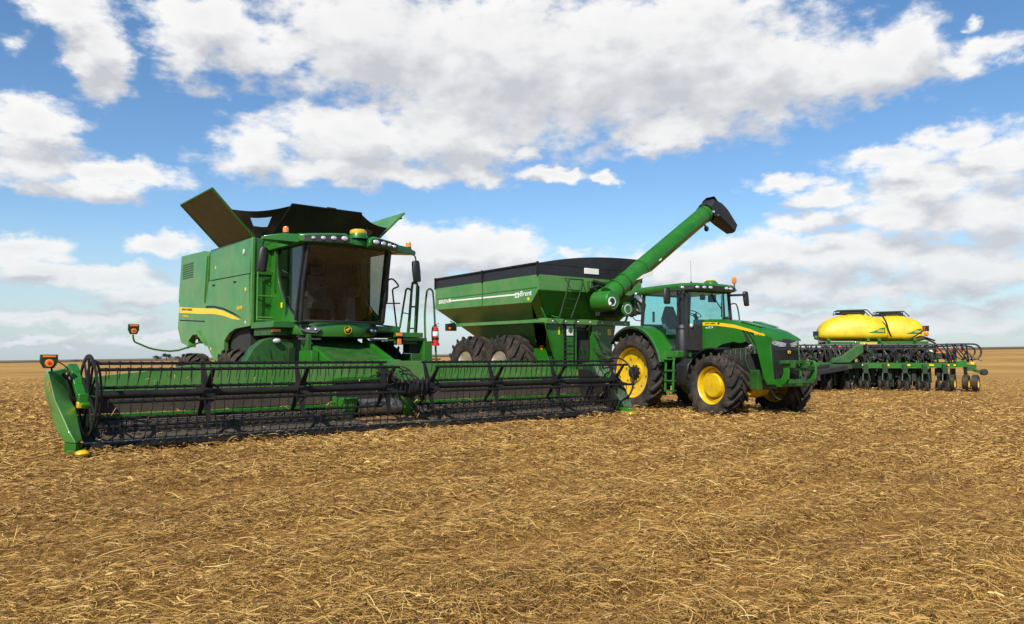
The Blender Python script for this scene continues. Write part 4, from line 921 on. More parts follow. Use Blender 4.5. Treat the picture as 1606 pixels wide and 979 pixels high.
mb.tube([(-.1, -4.7, 1.36), (-.05, -4.6, 1.45), (.1, -4.5, 1.4)], .02, BLK, 6)
mb.build('front_hitch', tr, bevel=.02)
# cab
mb = MB()
for s in (-1, 1):
    mb.tube([(s * .80, -1.62, 1.62), (s * .80, -1.64, 2.4), (s * .76, -1.60, 3.22)], .045, PLA, 8)
    mb.tube([(s * .86, .10, 2.30), (s * .85, .02, 3.2)], .05, PLA, 8)
    mb.tube([(s * .84, -1.36, 1.62), (s * .85, -1.36, 2.3), (s * .83, -1.34, 3.2)], .03, PLA, 8)
    mb.tube([(s * .86, .10, 2.32), (s * .90, -.35, 2.15), (s * .90, -.72, 1.72), (s * .88, -.95, 1.60), (s * .80, -1.62, 1.60)], .035, PLA, 8)
mb.box(-.8, .8, -1.66, -1.58, 3.14, 3.24, PLA); mb.box(-.82, .82, .0, .08, 3.14, 3.24, PLA); mb.box(-.80, .80, -1.66, -1.60, 1.6, 2.28, DARK); mb.box(-.85, .85, .04, .12, 1.7, 2.34, DARK); mb.box(-.84, .84, -1.6, .05, 1.56, 1.66, DARK)
mb.build('cab_frame', tr)
mb = MB(); mb.box(-.78, .78, -1.615, -1.605, 2.28, 3.15, GLST); mb.build('windshield', tr)
mb = MB(); mb.box(-.82, .82, .03, .04, 2.34, 3.15, GLST); mb.build('rear_window', tr)
for s in (-1, 1):
    mb = MB(); mb.prism([(-1.62, 1.64), (-.95, 1.64), (-.74, 1.76), (-.37, 2.18), (.08, 2.36), (.0, 3.15), (-1.58, 3.15)], 'x', s * .855, s * .845, GLST); mb.build('side_window', tr)
mb = MB(); secs = []
for z, k, e in ((3.17, .96, 0), (3.22, 1., 0), (3.30, 1., 0), (3.36, .95, .03), (3.385, .80, .12)):
    secs.append([(x * k, -.75 + (y + .75) * k, z) for x, y in [(-.98, .28), (-1.02, -.6), (-.98, -1.55), (-.74, -1.86), (-.3, -1.97), (.3, -1.97), (.74, -1.86), (.98, -1.55), (1.02, -.6), (.98, .28)]])
mb = MB(); mb.loft(secs, GREENC, cap=True); roof = mb.build('cab_roof', tr, ang=40)
mb = MB()
ed = [(-1.0, -1.50), (-.76, -1.868), (-.3, -1.978), (.3, -1.978), (.76, -1.868), (1.0, -1.5)]
mb.loft([[(x, y - .006, 3.19), (x, y - .006, 3.295), (x * .94, y + .12, 3.295), (x * .94, y + .12, 3.19)] for x, y in ed], PLA); mb.build('lamp_band', roof, ang=30)
for x, y in ((-.92, -1.63), (-.66, -1.90), (-.46, -1.95), (-.28, -1.99), (.30, -1.99), (.50, -1.95), (.80, -1.82)):
    MB().ell((x, y - .005, 3.243), (.072, .03, .04), LENS, 14, 6).build('work_light', roof)
MB().ell((-1.0, .2, 3.2), (.03, .05, .04), LENS, 12, 6).build('work_light', roof)
mb = MB(); mb.lathe([(.02, 3.36), (.20, 3.36), (.18, 3.43), (.12, 3.48)], GREENC, (.16, -1.55, 0), 'z', 24); mb.lathe([(.12, 3.48), (.10, 3.50), (.01, 3.505)], YELL, (.16, -1.55, 0), 'z', 24); mb.build('receiver_dome', roof)
mb = MB(); mb.tube([(.72, -1.75, 3.25), (.84, -1.75, 3.28), (.84, -1.75, 3.42)], .018, BLK, 6); mb.lathe([(.05, 3.42), (.055, 3.45), (.06, 3.46), (.06, 3.56), (.03, 3.60), (.005, 3.605)], AMB, (.84, -1.75, 0), 'z', 18); mb.build('beacon', roof)
mb = MB(); mb.tube([(-.45, -1.45, 3.38), (-.46, -1.45, 4.0)], .004, BLK, 5); mb.lathe([(.02, 3.38), (.025, 3.42), (.01, 3.45)], BLK, (-.45, -1.45, 0), 'z', 8); mb.build('aerial', roof)
# inside
mb = MB(); mb.box(-.30, .22, -.72, -.22, 2.02, 2.18, SEATM); mb.loft([[(-.30, -.26, 2.1), (.22, -.26, 2.1), (.22, -.12, 2.1), (-.30, -.12, 2.1)], [(-.32, -.18, 2.5), (.24, -.18, 2.5), (.24, -.06, 2.5), (-.32, -.06, 2.5)], [(-.18, -.14, 2.86), (.10, -.14, 2.86), (.10, -.06, 2.86), (-.18, -.06, 2.86)]], SEATM); mb.box(-.2, .12, -.7, -.2, 1.6, 2.02, DARK); mb.box(.3, .46, -.9, -.3, 2.2, 2.32, DARK)
mb.build('operator_seat', tr, bevel=.03)
mb = MB(); mb.lathe([(.19, -.013), (.207, 0), (.19, .013), (.176, 0), (.19, -.013)], PLA, seg=28, ax='z')
for a in (.4, 2.5, 4.6): mb.bar((0, 0, -.02), (.19 * math.cos(a), .19 * math.sin(a), 0), .03, .012, PLA)
mb.xf(lambda q: Matrix.Rotation(R(32), 3, 'X') @ q + V((-.02, -1.1, 2.60))); mb.tube([(-.02, -1.12, 2.58), (-.02, -1.3, 2.2), (-.02, -1.4, 1.7)], .05, PLA, 8); mb.build('steering_wheel', tr)
mb = MB(); mb.box(-.3, .28, -1.58, -1.35, 1.7, 2.42, TRIM); mb.box(.5, .78, -1.0, -.2, 1.66, 2.2, TRIM); mb.box(-.78, -.6, -.6, 0, 1.9, 2.2, DARK); mb.box(-.55, -.48, .0, .03, 2.4, 2.7, DARK); mb.box(.1, .35, -1.56, -1.5, 2.9, 3.1, DARK); mb.box(-.2, -.05, -1.56, -1.5, 2.95, 3.1, DARK); mb.tube([(.55, -1.58, 2.4), (.52, -1.58, 3.1)], .012, PLA, 6)
mb.build('dashboard', tr, bevel=.02)
mb = MB(); mb.bar((.1, -1.64, 3.12), (.45, -1.64, 2.72), .02, .02, BLK); mb.bar((.45, -1.645, 2.9), (.45, -1.645, 2.5), .015, .02, BLK); mb.build('windshield_wiper', tr)
# exhaust stack, canister, side tank
mb = MB(); mb.lathe([(.065, 2.20), (.075, 2.22), (.078, 3.05), (.085, 3.08), (.06, 3.12), (.055, 3.12), (.05, 3.0)], PLA, (-.80, -1.46, 0), 'z', 22); mb.lathe([(.05, 2.28), (.13, 2.27), (.165, 2.22), (.17, 1.5), (.165, 1.36), (.12, 1.30), (.03, 1.30)], PLA, (-.80, -1.46, 0), 'z', 26)
for z in (1.42, 2.15): mb.lathe([(.172, z), (.178, z), (.178, z + .03), (.172, z + .03)], BLK, (-.80, -1.46, 0), 'z', 26)
mb.tube([(-.80, -1.46, 1.35), (-.78, -1.5, 1.2), (-.6, -1.6, 1.1)], .07, BLK, 10)
mb.bar((-.80, -1.42, 3.05), (-.80, -1.5, 3.3), .05, .05, PLA); mb.build('exhaust_stack', tr, ang=40)
MB().ell((-.66, -1.66, 2.24), (.06, .05, .06), LENS, 14, 8).build('side_lamp', tr)
mb = MB(); mb.loft([[(-.50, y, .62), (-.98, y, .68), (-1.06, y, .9), (-1.02, y, 1.22), (-.84, y, 1.38), (-.50, y, 1.38)] for y in (-1.05, -1.9)], PLA); mb.build('fuel_tank', tr, bevel=.03)
mb = MB()
for y in (-1.22, -1.52): mb.bar((-1.16, y, 1.40), (-1.20, y, .50), .03, .07, GREENC, up=(0, 1, 0))
for z in (.52, .78, 1.04, 1.34): mb.box(-1.24, -1.08, -1.52, -1.22, z, z + .035, GREENC)
mb.build('entry_steps', tr, bevel=.006)
mb = MB(); mb.prism([(-1.0, 1.40), (-1.60, 1.40), (-1.60, 1.58), (-.85, 1.58)], 'x', -1.12, -.60, GREENC); mb.build('step_deck', tr, bevel=.02)
# fenders
def fender(s, y0, z0, r, a0, a1, w0, w1, mt, name, lip=.06):
    mb = MB(); secs = []
    for a in np.linspace(R(a0), R(a1), 20):
        c, d = math.cos(a), math.sin(a)
        secs.append([(s * w0, y0 + (r - .03) * c, z0 + (r - .03) * d), (s * w0, y0 + r * c, z0 + r * d), (s * w1, y0 + r * c, z0 + r * d), (s * (w1 + .03), y0 + (r - lip) * c, z0 + (r - lip) * d), (s * (w1 + .01), y0 + (r - lip) * c, z0 + (r - lip) * d), (s * w1, y0 + (r - .03) * c, z0 + (r - .03) * d)])
    mb.loft(secs, mt); return mb.build(name, tr, ang=40)
for s in (-1, 1):
    f = fender(s, .02, 1.03, 1.26, 42, 168, .80, 1.33, GREENC, 'rear_fender', .05)
    mb = MB(); secs = []
    for a in np.linspace(R(40), R(172), 20): secs.append([(s * 1.25, .02 + k * math.cos(a), 1.03 + k * math.sin(a)) for k in (1.17, 1.20)] + [(s * 1.37, .02 + k * math.cos(a), 1.03 + k * math.sin(a)) for k in (1.225, 1.17)])
    mb.loft(secs, PLA); mb.build('fender_flare', f, ang=40)
    mb = MB(); mb.prism([(.95, 1.9), (.5, 2.2), (.1, 2.3), (-.3, 2.25), (-.75, 1.9), (-.98, 1.5), (-.9, 1.4), (.9, 1.4)], 'x', s * .80, s * .76, GREENC); mb.build('fender_inner', f)
    fender(s, -3.02, .75, .90, 6, 104, .84, 1.30, PLA, 'front_fender', .03)
mb = MB(); mb.box(-1.12, -.9, .78, .82, 2.05, 2.12, REDL); mb.build('tail_lamp', tr, bevel=.01)
mb = MB(); mb.tube([(-.9, .12, 2.44), (-.95, .28, 2.46), (-.97, .38, 2.56)], .014, BLK, 6, smooth=3); mb.ell((-.98, .42, 2.62), (.09, .06, .075), BLK); mb.build('rear_lamp', tr)
# mirrors
mb = MB(); mb.tube([(-.92, -1.70, 3.16), (-1.10, -1.62, 3.16), (-1.34, -1.50, 3.16)], .028, PLA, 8); k1 = mb.build('mirror_arm', tr)
mb = MB(); mb.loft([[(-1.35 + w * math.cos(a), -1.50 + .055 * math.sin(a), z) for a in np.linspace(0, 2 * PI, 13)[:-1]] for z, w in ((2.80, .06), (2.82, .105), (3.0, .115), (3.20, .11), (3.23, .07))], PLA); mb.build('mirror', k1, ang=50)
mb = MB(); mb.bar((.78, -1.66, 3.10), (1.45, -1.55, 3.15), .045, .06, PLA); mb.tube([(.80, -1.66, 2.86), (.93, -1.72, 2.86), (.98, -1.76, 2.6), (.99, -1.78, 2.3)], .018, PLA, 6, smooth=3); k2 = mb.build('mirror_arm', tr)
mb = MB(); mb.loft([[(1.52 + w * math.cos(a) - .12 * (z - 3), -1.53 + .055 * math.sin(a), z) for a in np.linspace(0, 2 * PI, 13)[:-1]] for z, w in ((2.84, .05), (2.86, .085), (3.0, .1), (3.22, .095), (3.25, .05))], PLA); mb.build('mirror', k2, ang=50)
mb = MB(); mb.box(-.1, .1, .4, 1.0, .45, .58, GREENW); mb.bar((0, 1.0, .5), (0, 1.2, .5), .12, .05, STEEL); mb.box(-.45, .45, .5, .62, .7, 1.1, GREENW); mb.build('drawbar', tr)
# ================================================================== grain cart
a_ = R(36); GO = V((2.2187, 24.4465, 0)) + V((math.cos(a_), math.sin(a_), 0)) * .47
gc = thing('grain_cart', tuple(GO), 36., 'green grain cart with black rolled tarp and raised unloading auger, hitched behind the tractor', 'grain cart')
HW, LB = 2.22, 6.2
mb = MB()
top = [(-HW, 0, 3.96), (HW, 0, 3.96), (HW, LB, 3.96), (-HW, LB, 3.96)]
mid = [(-HW, 0, 3.50), (HW, 0, 3.40), (HW, LB, 3.16), (-HW, LB, 3.16)]
# upper band: side panels deeper than the front
def ring(z, x, yf_, yb): return [(-x, yf_, z), (x, yf_, z), (x, yb, z), (-x, yb, z)]
# side walls (hexagonal ends), front and rear slopes
for s in (-1, 1):
    mb.prism([(0, 3.96), (0, 3.47), (.36, 3.12), (LB - .1, 3.17), (LB, 3.3), (LB, 3.96)], 'x', s * HW, s * (HW - .05), GREEN)
    mb.box(*sorted((s * (HW + .012), s * (HW - .0))), .06, LB - .1, 3.55, 3.575, GREENC)
    mb.sheet([(s * HW, .36, 3.12), (s * HW, LB - .1, 3.17), (s * 1.0, LB - 2.0, 1.75), (s * 1.0, 1.7, 1.75)], .04, GREEN if s < 0 else GREENC)
mb.box(-HW, HW, -.03, .02, 3.49, 3.96, GREEN); mb.box(-HW, HW, LB - .02, LB + .03, 3.2, 3.96, GREEN)
mb.sheet([(-HW, 0, 3.49), (HW, 0, 3.49), (1.45, .55, 2.5), (-1.45, .55, 2.5)], .04, GREENC)
mb.sheet([(-HW, 0, 3.49), (-1.45, .55, 2.5), (-1.6, .75, 2.5), (-HW, .36, 3.12)], .04, GREENC); mb.sheet([(HW, 0, 3.49), (HW, .36, 3.12), (1.6, .75, 2.5), (1.45, .55, 2.5)], .04, GREENC)
mb.sheet([(-1.45, .55, 2.5), (1.45, .55, 2.5), (.9, 1.3, 1.6), (-.9, 1.3, 1.6)], .04, GREENC)
mb.sheet([(HW, LB, 3.25), (-HW, LB, 3.25), (-1.0, 4.2, 1.75), (1.0, 4.2, 1.75)], .04, GREEN)
mb.box(-1.0, 1.0, 1.3, 4.25, 1.45, 1.76, GREENC)
x = -HW - .004
for y0, y1 in ((.95, 3.04), (3.10, 5.25)): mb.add([(x, y0, 3.375 + .008 * (y0)), (x, y1, 3.375 + .008 * y1), (x, y1, 3.425 + .008 * y1), (x, y0, 3.425 + .008 * y0)], [(0, 1, 2, 3)], YELD if False else WHT)
mb.box(-HW - .02, -HW, 3.05, 3.09, 3.17, 3.96, GREENC)
mb.text('BRENT', .14, (x, 5.95, 3.375), (0, -1, 0), (0, 0, 1), WHT, w=.86, bold=True)
mb.box(x - .003, x, .98, 1.20, 3.30, 3.46, WHT); mb.text('H', .11, (x - .003, 1.15, 3.32), (0, -1, 0), (0, 0, 1), GREENC, w=.11, bold=True)
mb.text('Brent', .17, (x, .93, 3.33), (0, -1, 0), (0, 0, 1), WHT, w=.62, bold=True, shear=.2)
mb.prism([(.42, 3.20), (.50, 3.18), (.56, 3.22), (.52, 3.28), (.45, 3.27)], 'x', x - .003, x, YELD)
mb.build('hopper', gc, bevel=.008)
# black tarp sides and bowed cover
mb = MB()
for s in (-1, 1): mb.box(*sorted((s * HW, s * (HW - .04))), 0, LB, 3.965, 4.30, TARP)
mb.box(-HW, HW, -.02, .02, 3.965, 4.30, TARP); mb.box(-HW, HW, LB - .02, LB + .02, 3.965, 4.30, TARP); tp = mb.build('tarp_wall', gc)
mb = MB(); secs = []
for y in (-.03, 0.6, LB + .03): secs.append([(x, y, 4.31 + .40 * math.cos(x / HW * PI / 2)) for x in np.linspace(-HW - .02, HW + .02, 17)] + [(x, y, 4.295) for x in np.linspace(HW + .02, -HW - .02, 5)])
secs2 = []
for y, k in ((-.03, 1), (.5, 1), (2.2, .95), (4.2, .2), (LB + .03, .04)): secs2.append([(x, y, 4.31 + .42 * k * (1 - max(0, 1 - (x + HW) / (2 * HW)) ** 2.4)) for x in np.linspace(-HW - .02, HW + .02, 17)] + [(x, y, 4.295) for x in np.linspace(HW + .02, -HW - .02, 5)])
mb.loft(secs2, TARP); mb.build('tarp_cover', gc, ang=50)
mb = MB()
for s in (-1, 1):
    mb.cyl((s * (HW + .02), -.04, 4.31), (s * (HW + .02), LB + .04, 4.31), .035, BLK, seg=10)
    for y in (.0, 3.07, LB): mb.box(s * (HW + .02) - .03, s * (HW + .02) + .03, y - .03, y + .03, 3.93, 4.36, BLK)
mb.build('tarp_rail', gc)
mb = MB(); mb.box(-.36, .26, -.05, -.0215, 4.09, 4.28, WHT); mb.build('tarp_window', gc, bevel=.07, seg=4)
# frame
mb = MB()
for s in (-1, 1):
    mb.bar((s * 1.72, .2, 2.57), (s * 1.72, LB - .7, 2.60), .10, .14, GREEN); mb.bar((s * 1.72, LB - .6, 2.62), (s * 1.9, LB - .5, 2.75), .05, .05, GREEN)
    mb.bar((s * 1.0, .9, 1.2), (s * 1.0, 5.2, 1.2), .2, .3, GREENC)
    for y in (.25, 3.1, 5.3): mb.bar((s * 1.72, y, 2.6), (s * 1.9, y, 2.95), .06, .06, GREENC)
mb.box(-1.85, 1.75, .05, .16, 2.46, 2.62, GREEN)
for k in np.linspace(-1.6, 1.5, 7): mb.cyl((k, .05, 2.54), (k, .03, 2.54), .035, LENS, seg=10)
mb.build('frame', gc, bevel=.012)
mb = MB()   # front legs and cover panels
mb.prism([(-1.75, 2.46), (-.55, 2.46), (-.55, 1.0), (-1.25, 1.0)], 'y', .18, .30, GREENC); mb.prism([(.15, 2.46), (1.20, 2.46), (.88, 1.0), (.15, 1.0)], 'y', .18, .30, GREENC)
mb.box(-.55, .15, .35, .4, 1.0, 2.46, DARK); mb.box(-1.05, -.98, .14, .18, 1.0, 2.46, BLK); mb.box(-.62, -.55, .14, .18, 1.0, 2.46, GREENC)
mb.box(-1.28, -1.22, .165, .18, 2.12, 2.36, YELD); mb.box(.82, .98, .165, .18, 2.14, 2.34, YELD); mb.box(-.95, -.66, .15, .18, 2.10, 2.40, WHT); mb.cyl((-.80, .15, 2.27), (-.80, .14, 2.27), .09, GREENC, seg=16)
mb.prism([(.42, 2.14), (.54, 2.14), (.48, 2.25)], 'y', .165, .18, AMB)
mb.build('front_leg', gc, bevel=.01)
mb = MB()
for k in range(12): mb.tube([(.2 + .06 * (k % 5), .15, 2.2 - .1 * k), (.3 + .1 * (k % 3), -.3 - .03 * k, 1.7 - .06 * k), (.5, -.9, 1.1 + .02 * k)], .018, DARK, 6, smooth=3)
for k in range(6): mb.box(-.45 + .1 * k, -.36 + .1 * k, .3, .35, 1.1 + .12 * (k % 3), 1.5 + .2 * (k % 2), DGRN)
mb.build('hydraulic_hose', gc)
mb = MB(); mb.prism([(.5, 1.2), (.5, .9), (-2.6, .45), (-2.6, .6)], 'x', -.45, -.30, GREENC); mb.prism([(.5, 1.2), (.5, .9), (-2.6, .45), (-2.6, .6)], 'x', .30, .45, GREENC); mb.box(-.45, .45, -2.9, -2.5, .42, .6, GREENC); mb.build('tongue', gc)
mb = MB(); mb.prism([(2.0, 1.75), (1.2, 1.75), (1.0, 1.35), (2.2, 1.35)], 'x', -1.05, -1.0, GREENC); mb.prism([(1.42, 1.80), (1.22, 1.80), (1.32, 1.62)], 'x', -1.06, -1.051, AMB); mb.build('side_guard', gc)
# ladder on the front slope
mb = MB()
L0 = [(-1.18, -.26, 3.86), (-1.24, -.22, 3.5), (-1.46, -.1, 2.64)]; L1 = [(-.62, -.26, 3.86), (-.68, -.22, 3.5), (-.98, -.1, 2.64)]
mb.tube(L0, .024, DGRN, 8); mb.tube(L1, .024, DGRN, 8); mb.tube([(-1.18, -.26, 3.86), (-1.18, -.05, 3.9)], .02, GREENW, 6); mb.tube([(-.62, -.26, 3.86), (-.5, -.05, 3.9)], .02, GREENW, 6)
for t in (0, .28, .52, .76): 
    p = V(L0[0]).lerp(V(L0[2]), t); q = V(L1[0]).lerp(V(L1[2]), t); mb.tube([tuple(p), tuple(q)], .02, DGRN, 6)
mb.tube([(-1.5, -.1, 2.64), (-1.7, .0, 2.7)], .02, GREENW, 6)
mb.tube([(-1.1, .1, 2.4), (-1.12, .1, 1.3)], .02, BLK, 6); mb.tube([(-.7, .1, 2.4), (-.72, .1, 1.3)], .02, BLK, 6)
for z in (1.4, 1.65, 1.9): mb.tube([(-1.12, .1, z), (-.72, .1, z)], .018, GREENW, 6)
mb.build('ladder', gc)
# auger: lower boot, elbow, tube, spout
o = V((-.20, -.72, 3.18)); tip = V((4.72, -.78, 6.52)); ax = (tip - o).normalized()
mb = MB(); rr_ = [.32, .32, .305, .30, .298, .296, .29]; ts = [.05, .10, .11, .5, .8, .985, 1.0]
mb.tube([tuple(o.lerp(tip, t)) for t in ts], rr_, GREENC, 24)
for t, r in ((.12, .345), (.19, .335), (.34, .32), (.97, .32)):
    mb.tube([tuple(o.lerp(tip, t)), tuple(o.lerp(tip, t + .006))], [r, r], GREENC, 24)
mb.prism([(o.x + ax.x * 1.55 + a, o.z + ax.z * 1.55 + b) for a, b in ((-.1, -.16), (.62, .02), (.70, .2), (.2, .02))], 'y', o.y - .325, o.y - .30, WHT)
mb.prism([(o.x + ax.x * 2.7 + a, o.z + ax.z * 2.7 + b) for a, b in ((-.02, -.12), (.10, -.08), (.16, .12), (.04, .06))], 'y', o.y - .32, o.y - .30, WHT)
aug = mb.build('auger_tube', gc, ang=40)
mb = MB(); mb.lathe([(.02, -.42), (.27, -.40), (.31, -.34), (.34, .30)], GREENC, (-.14, -.72, 3.17), 'y', 28)
mb.lathe([(.11, -.43), (.145, -.435), (.145, -.40)], WHT, (-.20, -.72, 3.14), 'y', 22); mb.lathe([(.11, -.432), (.01, -.434)], DARK, (-.20, -.72, 3.14), 'y', 22); mb.ell((-.30, -1.16, 3.06), (.06, .03, .06), WHT, 12, 6)
mb.build('auger_boot', aug, ang=40)
mb = MB(); mb.box(.3, 1.3, -.72, .2, 2.75, 3.02, DARK); mb.cyl((.75, -.85, 2.95), (.75, -.4, 2.95), .24, GREENC, seg=22); mb.lathe([(.15, -.86), (.165, -.87), (.13, -.87)], WHT, (.75, 0, 2.95), 'y', 20)
mb.prism([(1.25, 2.82), (1.75, 2.82), (1.85, 3.15), (1.6, 3.45), (1.3, 3.3)], 'y', -.62, -.2, GREENW); mb.bar((1.3, -.64, 3.42), (1.7, -.64, 3.20), .1, .16, LENS); mb.bar((1.35, -.65, 2.95), (1.7, -.65, 2.85), .05, .08, STEEL); mb.bar((1.4, -.65, 3.2), (1.55, -.65, 2.9), .05, .06, STEEL)
mb.tube([(.9, -.6, 3.1), (1.5, -.5, 3.55), (1.9, -.4, 3.7)], .05, GREENW, 8); mb.build('auger_hinge', aug, bevel=.02)
mb = MB(); mb.box(-.25, .65, -.2, -.03, 3.52, 3.86, GREENW); mb.tube([(-.2, -.25, 3.85), (.1, -.4, 3.75), (.5, -.3, 3.55)], .06, BLK, 8); mb.tube([(-.3, -.2, 3.6), (0, -.35, 3.7), (.3, -.35, 3.5)], .04, BLK, 8); mb.tube([(-.1, -.4, 3.5), (.5, -.45, 3.8)], .05, GREENC, 8); mb.build('auger_drive', gc, bevel=.02)
mb = MB(); e = tip; sd_ = V((.88, 0, -.47)); 
P = [e, e + V((.22, 0, .16)), e + V((.52, 0, .09)), e + V((.80, 0, -.06)), e + V((1.40, 0, -.43))]
ds_ = [V((.83, 0, .56)), V((1, 0, .15)), V((.93, 0, -.38)), sd_, sd_]
ww = [(.30, .305), (.305, .33), (.31, .33), (.30, .32), (.22, .21)]
secs = []
for p, d, (wy_, wz_) in zip(P, ds_, ww):
    d = d.normalized(); n = V((-d.z, 0, d.x)); secs.append([tuple(p + V((0, 1, 0)) * (wy_ * a) + n * (wz_ * b)) for a, b in ((-1, -.7), (-1, .6), (-.6, 1), (.6, 1), (1, .6), (1, -.7), (.6, -1), (-.6, -1))])
mb.loft(secs, TARP, cap=False); mb.loft([secs[-1], [tuple(V(p) - sd_ * .1 + (P[-1] - V(p)) * .12) for p in secs[-1]], [tuple(V(p) - sd_ * .8) for p in secs[-2]]], BLK, cap=False)
mb.cyl(tuple(e + V((-.05, -.36, -.02))), tuple(e + V((-.05, -.40, -.02))), .04, LENS, seg=10); mb.cyl(tuple(e + V((.2, -.35, -.12))), tuple(e + V((.2, -.40, -.12))), .03, STEEL, seg=8)
mb.build('auger_spout', aug, ang=25)
mb = MB(); q = o.lerp(tip, .93) + V((.24, -.1, -.36)); mb.ell(tuple(q), (.09, .08, .10), BLK); mb.bar(tuple(q + V((-.02, 0, .05))), tuple(q + V((-.1, .05, .22))), .05, .05, BLK); mb.build('work_light', aug)
# wheels
for s in (-1, 1):
    for k, y in enumerate((2.18, 4.26)):
        wheel(gc, (s * (HW - .42), y, 1.10), 1.06, .52, .84, RIMW, 'deep', 17, .085, .13, flip=s > 0, rx=.3 * k)
mb = MB(); mb.cyl((-1.6, 2.18, 1.06), (1.6, 2.18, 1.06), .12, GREENC); mb.cyl((-1.6, 4.26, 1.06), (1.6, 4.26, 1.06), .12, GREENC)
for s in (-1, 1): mb.bar((s * 1.1, 2.1, 1.06), (s * 1.1, 4.3, 1.06), .18, .2, GREENC)
mb.build('axle', gc)
mb = MB(); mb.bar((-1.75, 5.6, 2.68), (-1.95, 5.75, 2.62), .05, .05, BLK); mb.box(-2.10, -1.70, 5.55, 5.72, 2.38, 2.64, PLA); mb.cyl((-2.0, 5.54, 2.47), (-2.0, 5.555, 2.47), .05, AMB, seg=12); mb.build('rear_lamp', gc, bevel=.03)
# ================================================================== planter
pl = thing('planter', (14.679, 32.58, 0), -15., 'wide green row planter with two yellow seed tanks, standing beyond the tractor', 'planter')
mb = MB(); mb.box(-4.6, 2.6, 0, .20, .95, 1.18, GREENC); mb.box(2.6, 3.75, .02, .18, .98, 1.17, GREENC); mb.box(-5.6, -4.6, .02, .18, .98, 1.17, GREENC)
for x, w, c in ((.15, .16, WHT), (-.15, .05, REDL), (1.0, .05, YELD), (1.12, .12, YELD), (1.9, .14, YELD), (2.75, .18, YELD), (3.35, .16, YELD), (3.66, .08, YELD)): mb.box(x, x + w, -.008, -.001, 1.05, 1.12, c)
for x in np.arange(-4.4, 3.4, .37): mb.box(x, x + .06, .05, .15, 1.18, 1.24 + .05 * random.random(), GREENC)
bar = mb.build('toolbar', pl, bevel=.012)
# row units
xs = [.30 + .755 * k for k in range(5)] + [-.455 - .755 * k for k in range(6)]
def unit():
    mb = MB()
    mb.box(-.09, .09, -.12, -.01, .74, 1.12, DGRN); mb.box(-.13, .13, -.10, .0, .92, .95, GREENW)
    for s in (-1, 1): mb.bar((s * .08, -.05, .86), (s * .08, .45, .66), .03, .08, DGRN); mb.bar((s * .08, -.05, .74), (s * .08, .45, .52), .03, .06, DGRN)
    mb.box(-.11, .11, .35, .75, .42, .82, DGRN); mb.box(-.16, .16, .30, .62, .80, .98, BLK); mb.box(-.06, .06, -.08, .0, .96, 1.0, LENS)
    for s in (-1, 1): mb.bar((s * .1, -.1, .74), (s * .14, -.22, .42), .04, .06, DGRN); mb.bar((s * .12, .3, .6), (s * .20, .32, .3), .03, .05, BLK)
    mb.tube([(0, .05, 1.1), (.05, -.05, .9), (-.04, .1, .7), (.03, .25, .5)], .02, BLK, 6, smooth=3)
    return mb
def disc(r, w):
    mb = MB(); mb.lathe([(r * .3, -w), (r * .8, -w), (r * .93, -w * .8), (r, 0), (r * .93, w * .8), (r * .8, w), (r * .3, w)], RUB, seg=24); mb.lathe([(.01, -w * .7), (r * .3, -w * .8)], BLK, seg=16); return mb
for i, x in enumerate(xs):
    if i == 0:
        u0 = unit().build('row_unit', pl, (x, 0, 0)); w0 = disc(.25, .06).build('gauge_wheel', u0, (-.16, .42, .22)); again(w0, u0, (.16, .42, .22))
        d0 = disc(.23, .03).build('row_cleaner', u0, (-.08, -.24, .22), ); d0.rotation_euler = (0, 0, R(25)); again(d0, u0, (.08, -.26, .22), (0, 0, R(-25)))
        c0 = disc(.15, .03).build('closing_wheel', u0, (-.08, .95, .15)); again(c0, u0, (.08, .95, .15))
    else: again_tree(u0, pl, (x, 0, random.uniform(-.02, .02)))
# hoses and their rail
mb = MB(); mb.tube([(-5.6, .35, 1.86), (-2.0, .3, 1.94), (.4, .25, 1.93), (2.6, .2, 1.93), (4.2, .2, 1.96), (4.62, .2, 1.90), (4.75, .2, 1.62), (4.6, .2, 1.36), (4.2, .2, 1.30)], .035, PLA, 8, smooth=5)
mb.tube([(.4, .4, 1.84), (2.6, .35, 1.85), (4.1, .3, 1.88), (4.5, .3, 1.78), (4.5, .3, 1.5), (4.1, .3, 1.35)], .03, PLA, 8, smooth=5)
for x in np.arange(-5.2, 4.3, .62): mb.box(x, x + .05, .18, .40, 1.92, 1.99, PLA)
mb.build('hose_rail', pl)
mb = MB(); rr = random.Random(4)
for k in range(110):
    x = -5.4 + 9.6 * k / 109 + rr.uniform(-.1, .1); dx = rr.uniform(-.5, .5)
    mb.tube([(x, .25, 1.92), (x + .25 * dx, .05 + rr.uniform(-.1, .2), 1.72), (x + dx * .8, .1, 1.45 + rr.uniform(-.08, .08)), (x + dx, .12, 1.2)], .026, (PLA, BLK, DARK)[k % 3], 6, smooth=4)
for k in range(16):
    x = -5.2 + .62 * k; mb.tube([(x, .3, 1.3), (x + .2, .1, 1.42 + .1 * rr.random()), (x + .45, .2, 1.36), (x + .7, .3, 1.25)], .02, (PLA, SEATM)[k % 2], 6, smooth=4)
mb.build('seed_hose', pl)['kind'] = 'stuff'
mb = MB()
for k in range(12):
    x = -5.0 + .78 * k; mb.box(x, x + .3, .35, .6, 1.30, 1.62 + .1 * (k % 2), (DARK, GREENW, BLK)[k % 3])
mb.box(-5.6, 3.9, .55, .66, 1.42, 1.56, GREENW); mb.box(-5.6, 3.9, .7, .8, 1.05, 1.2, GREENW); mb.box(2.75, 3.05, .3, .36, 1.64, 1.72, RIMW)
for x in (3.1, 3.6, 4.0): mb.box(x, x + .1, .3, .36, 1.62, 1.76, REDL)
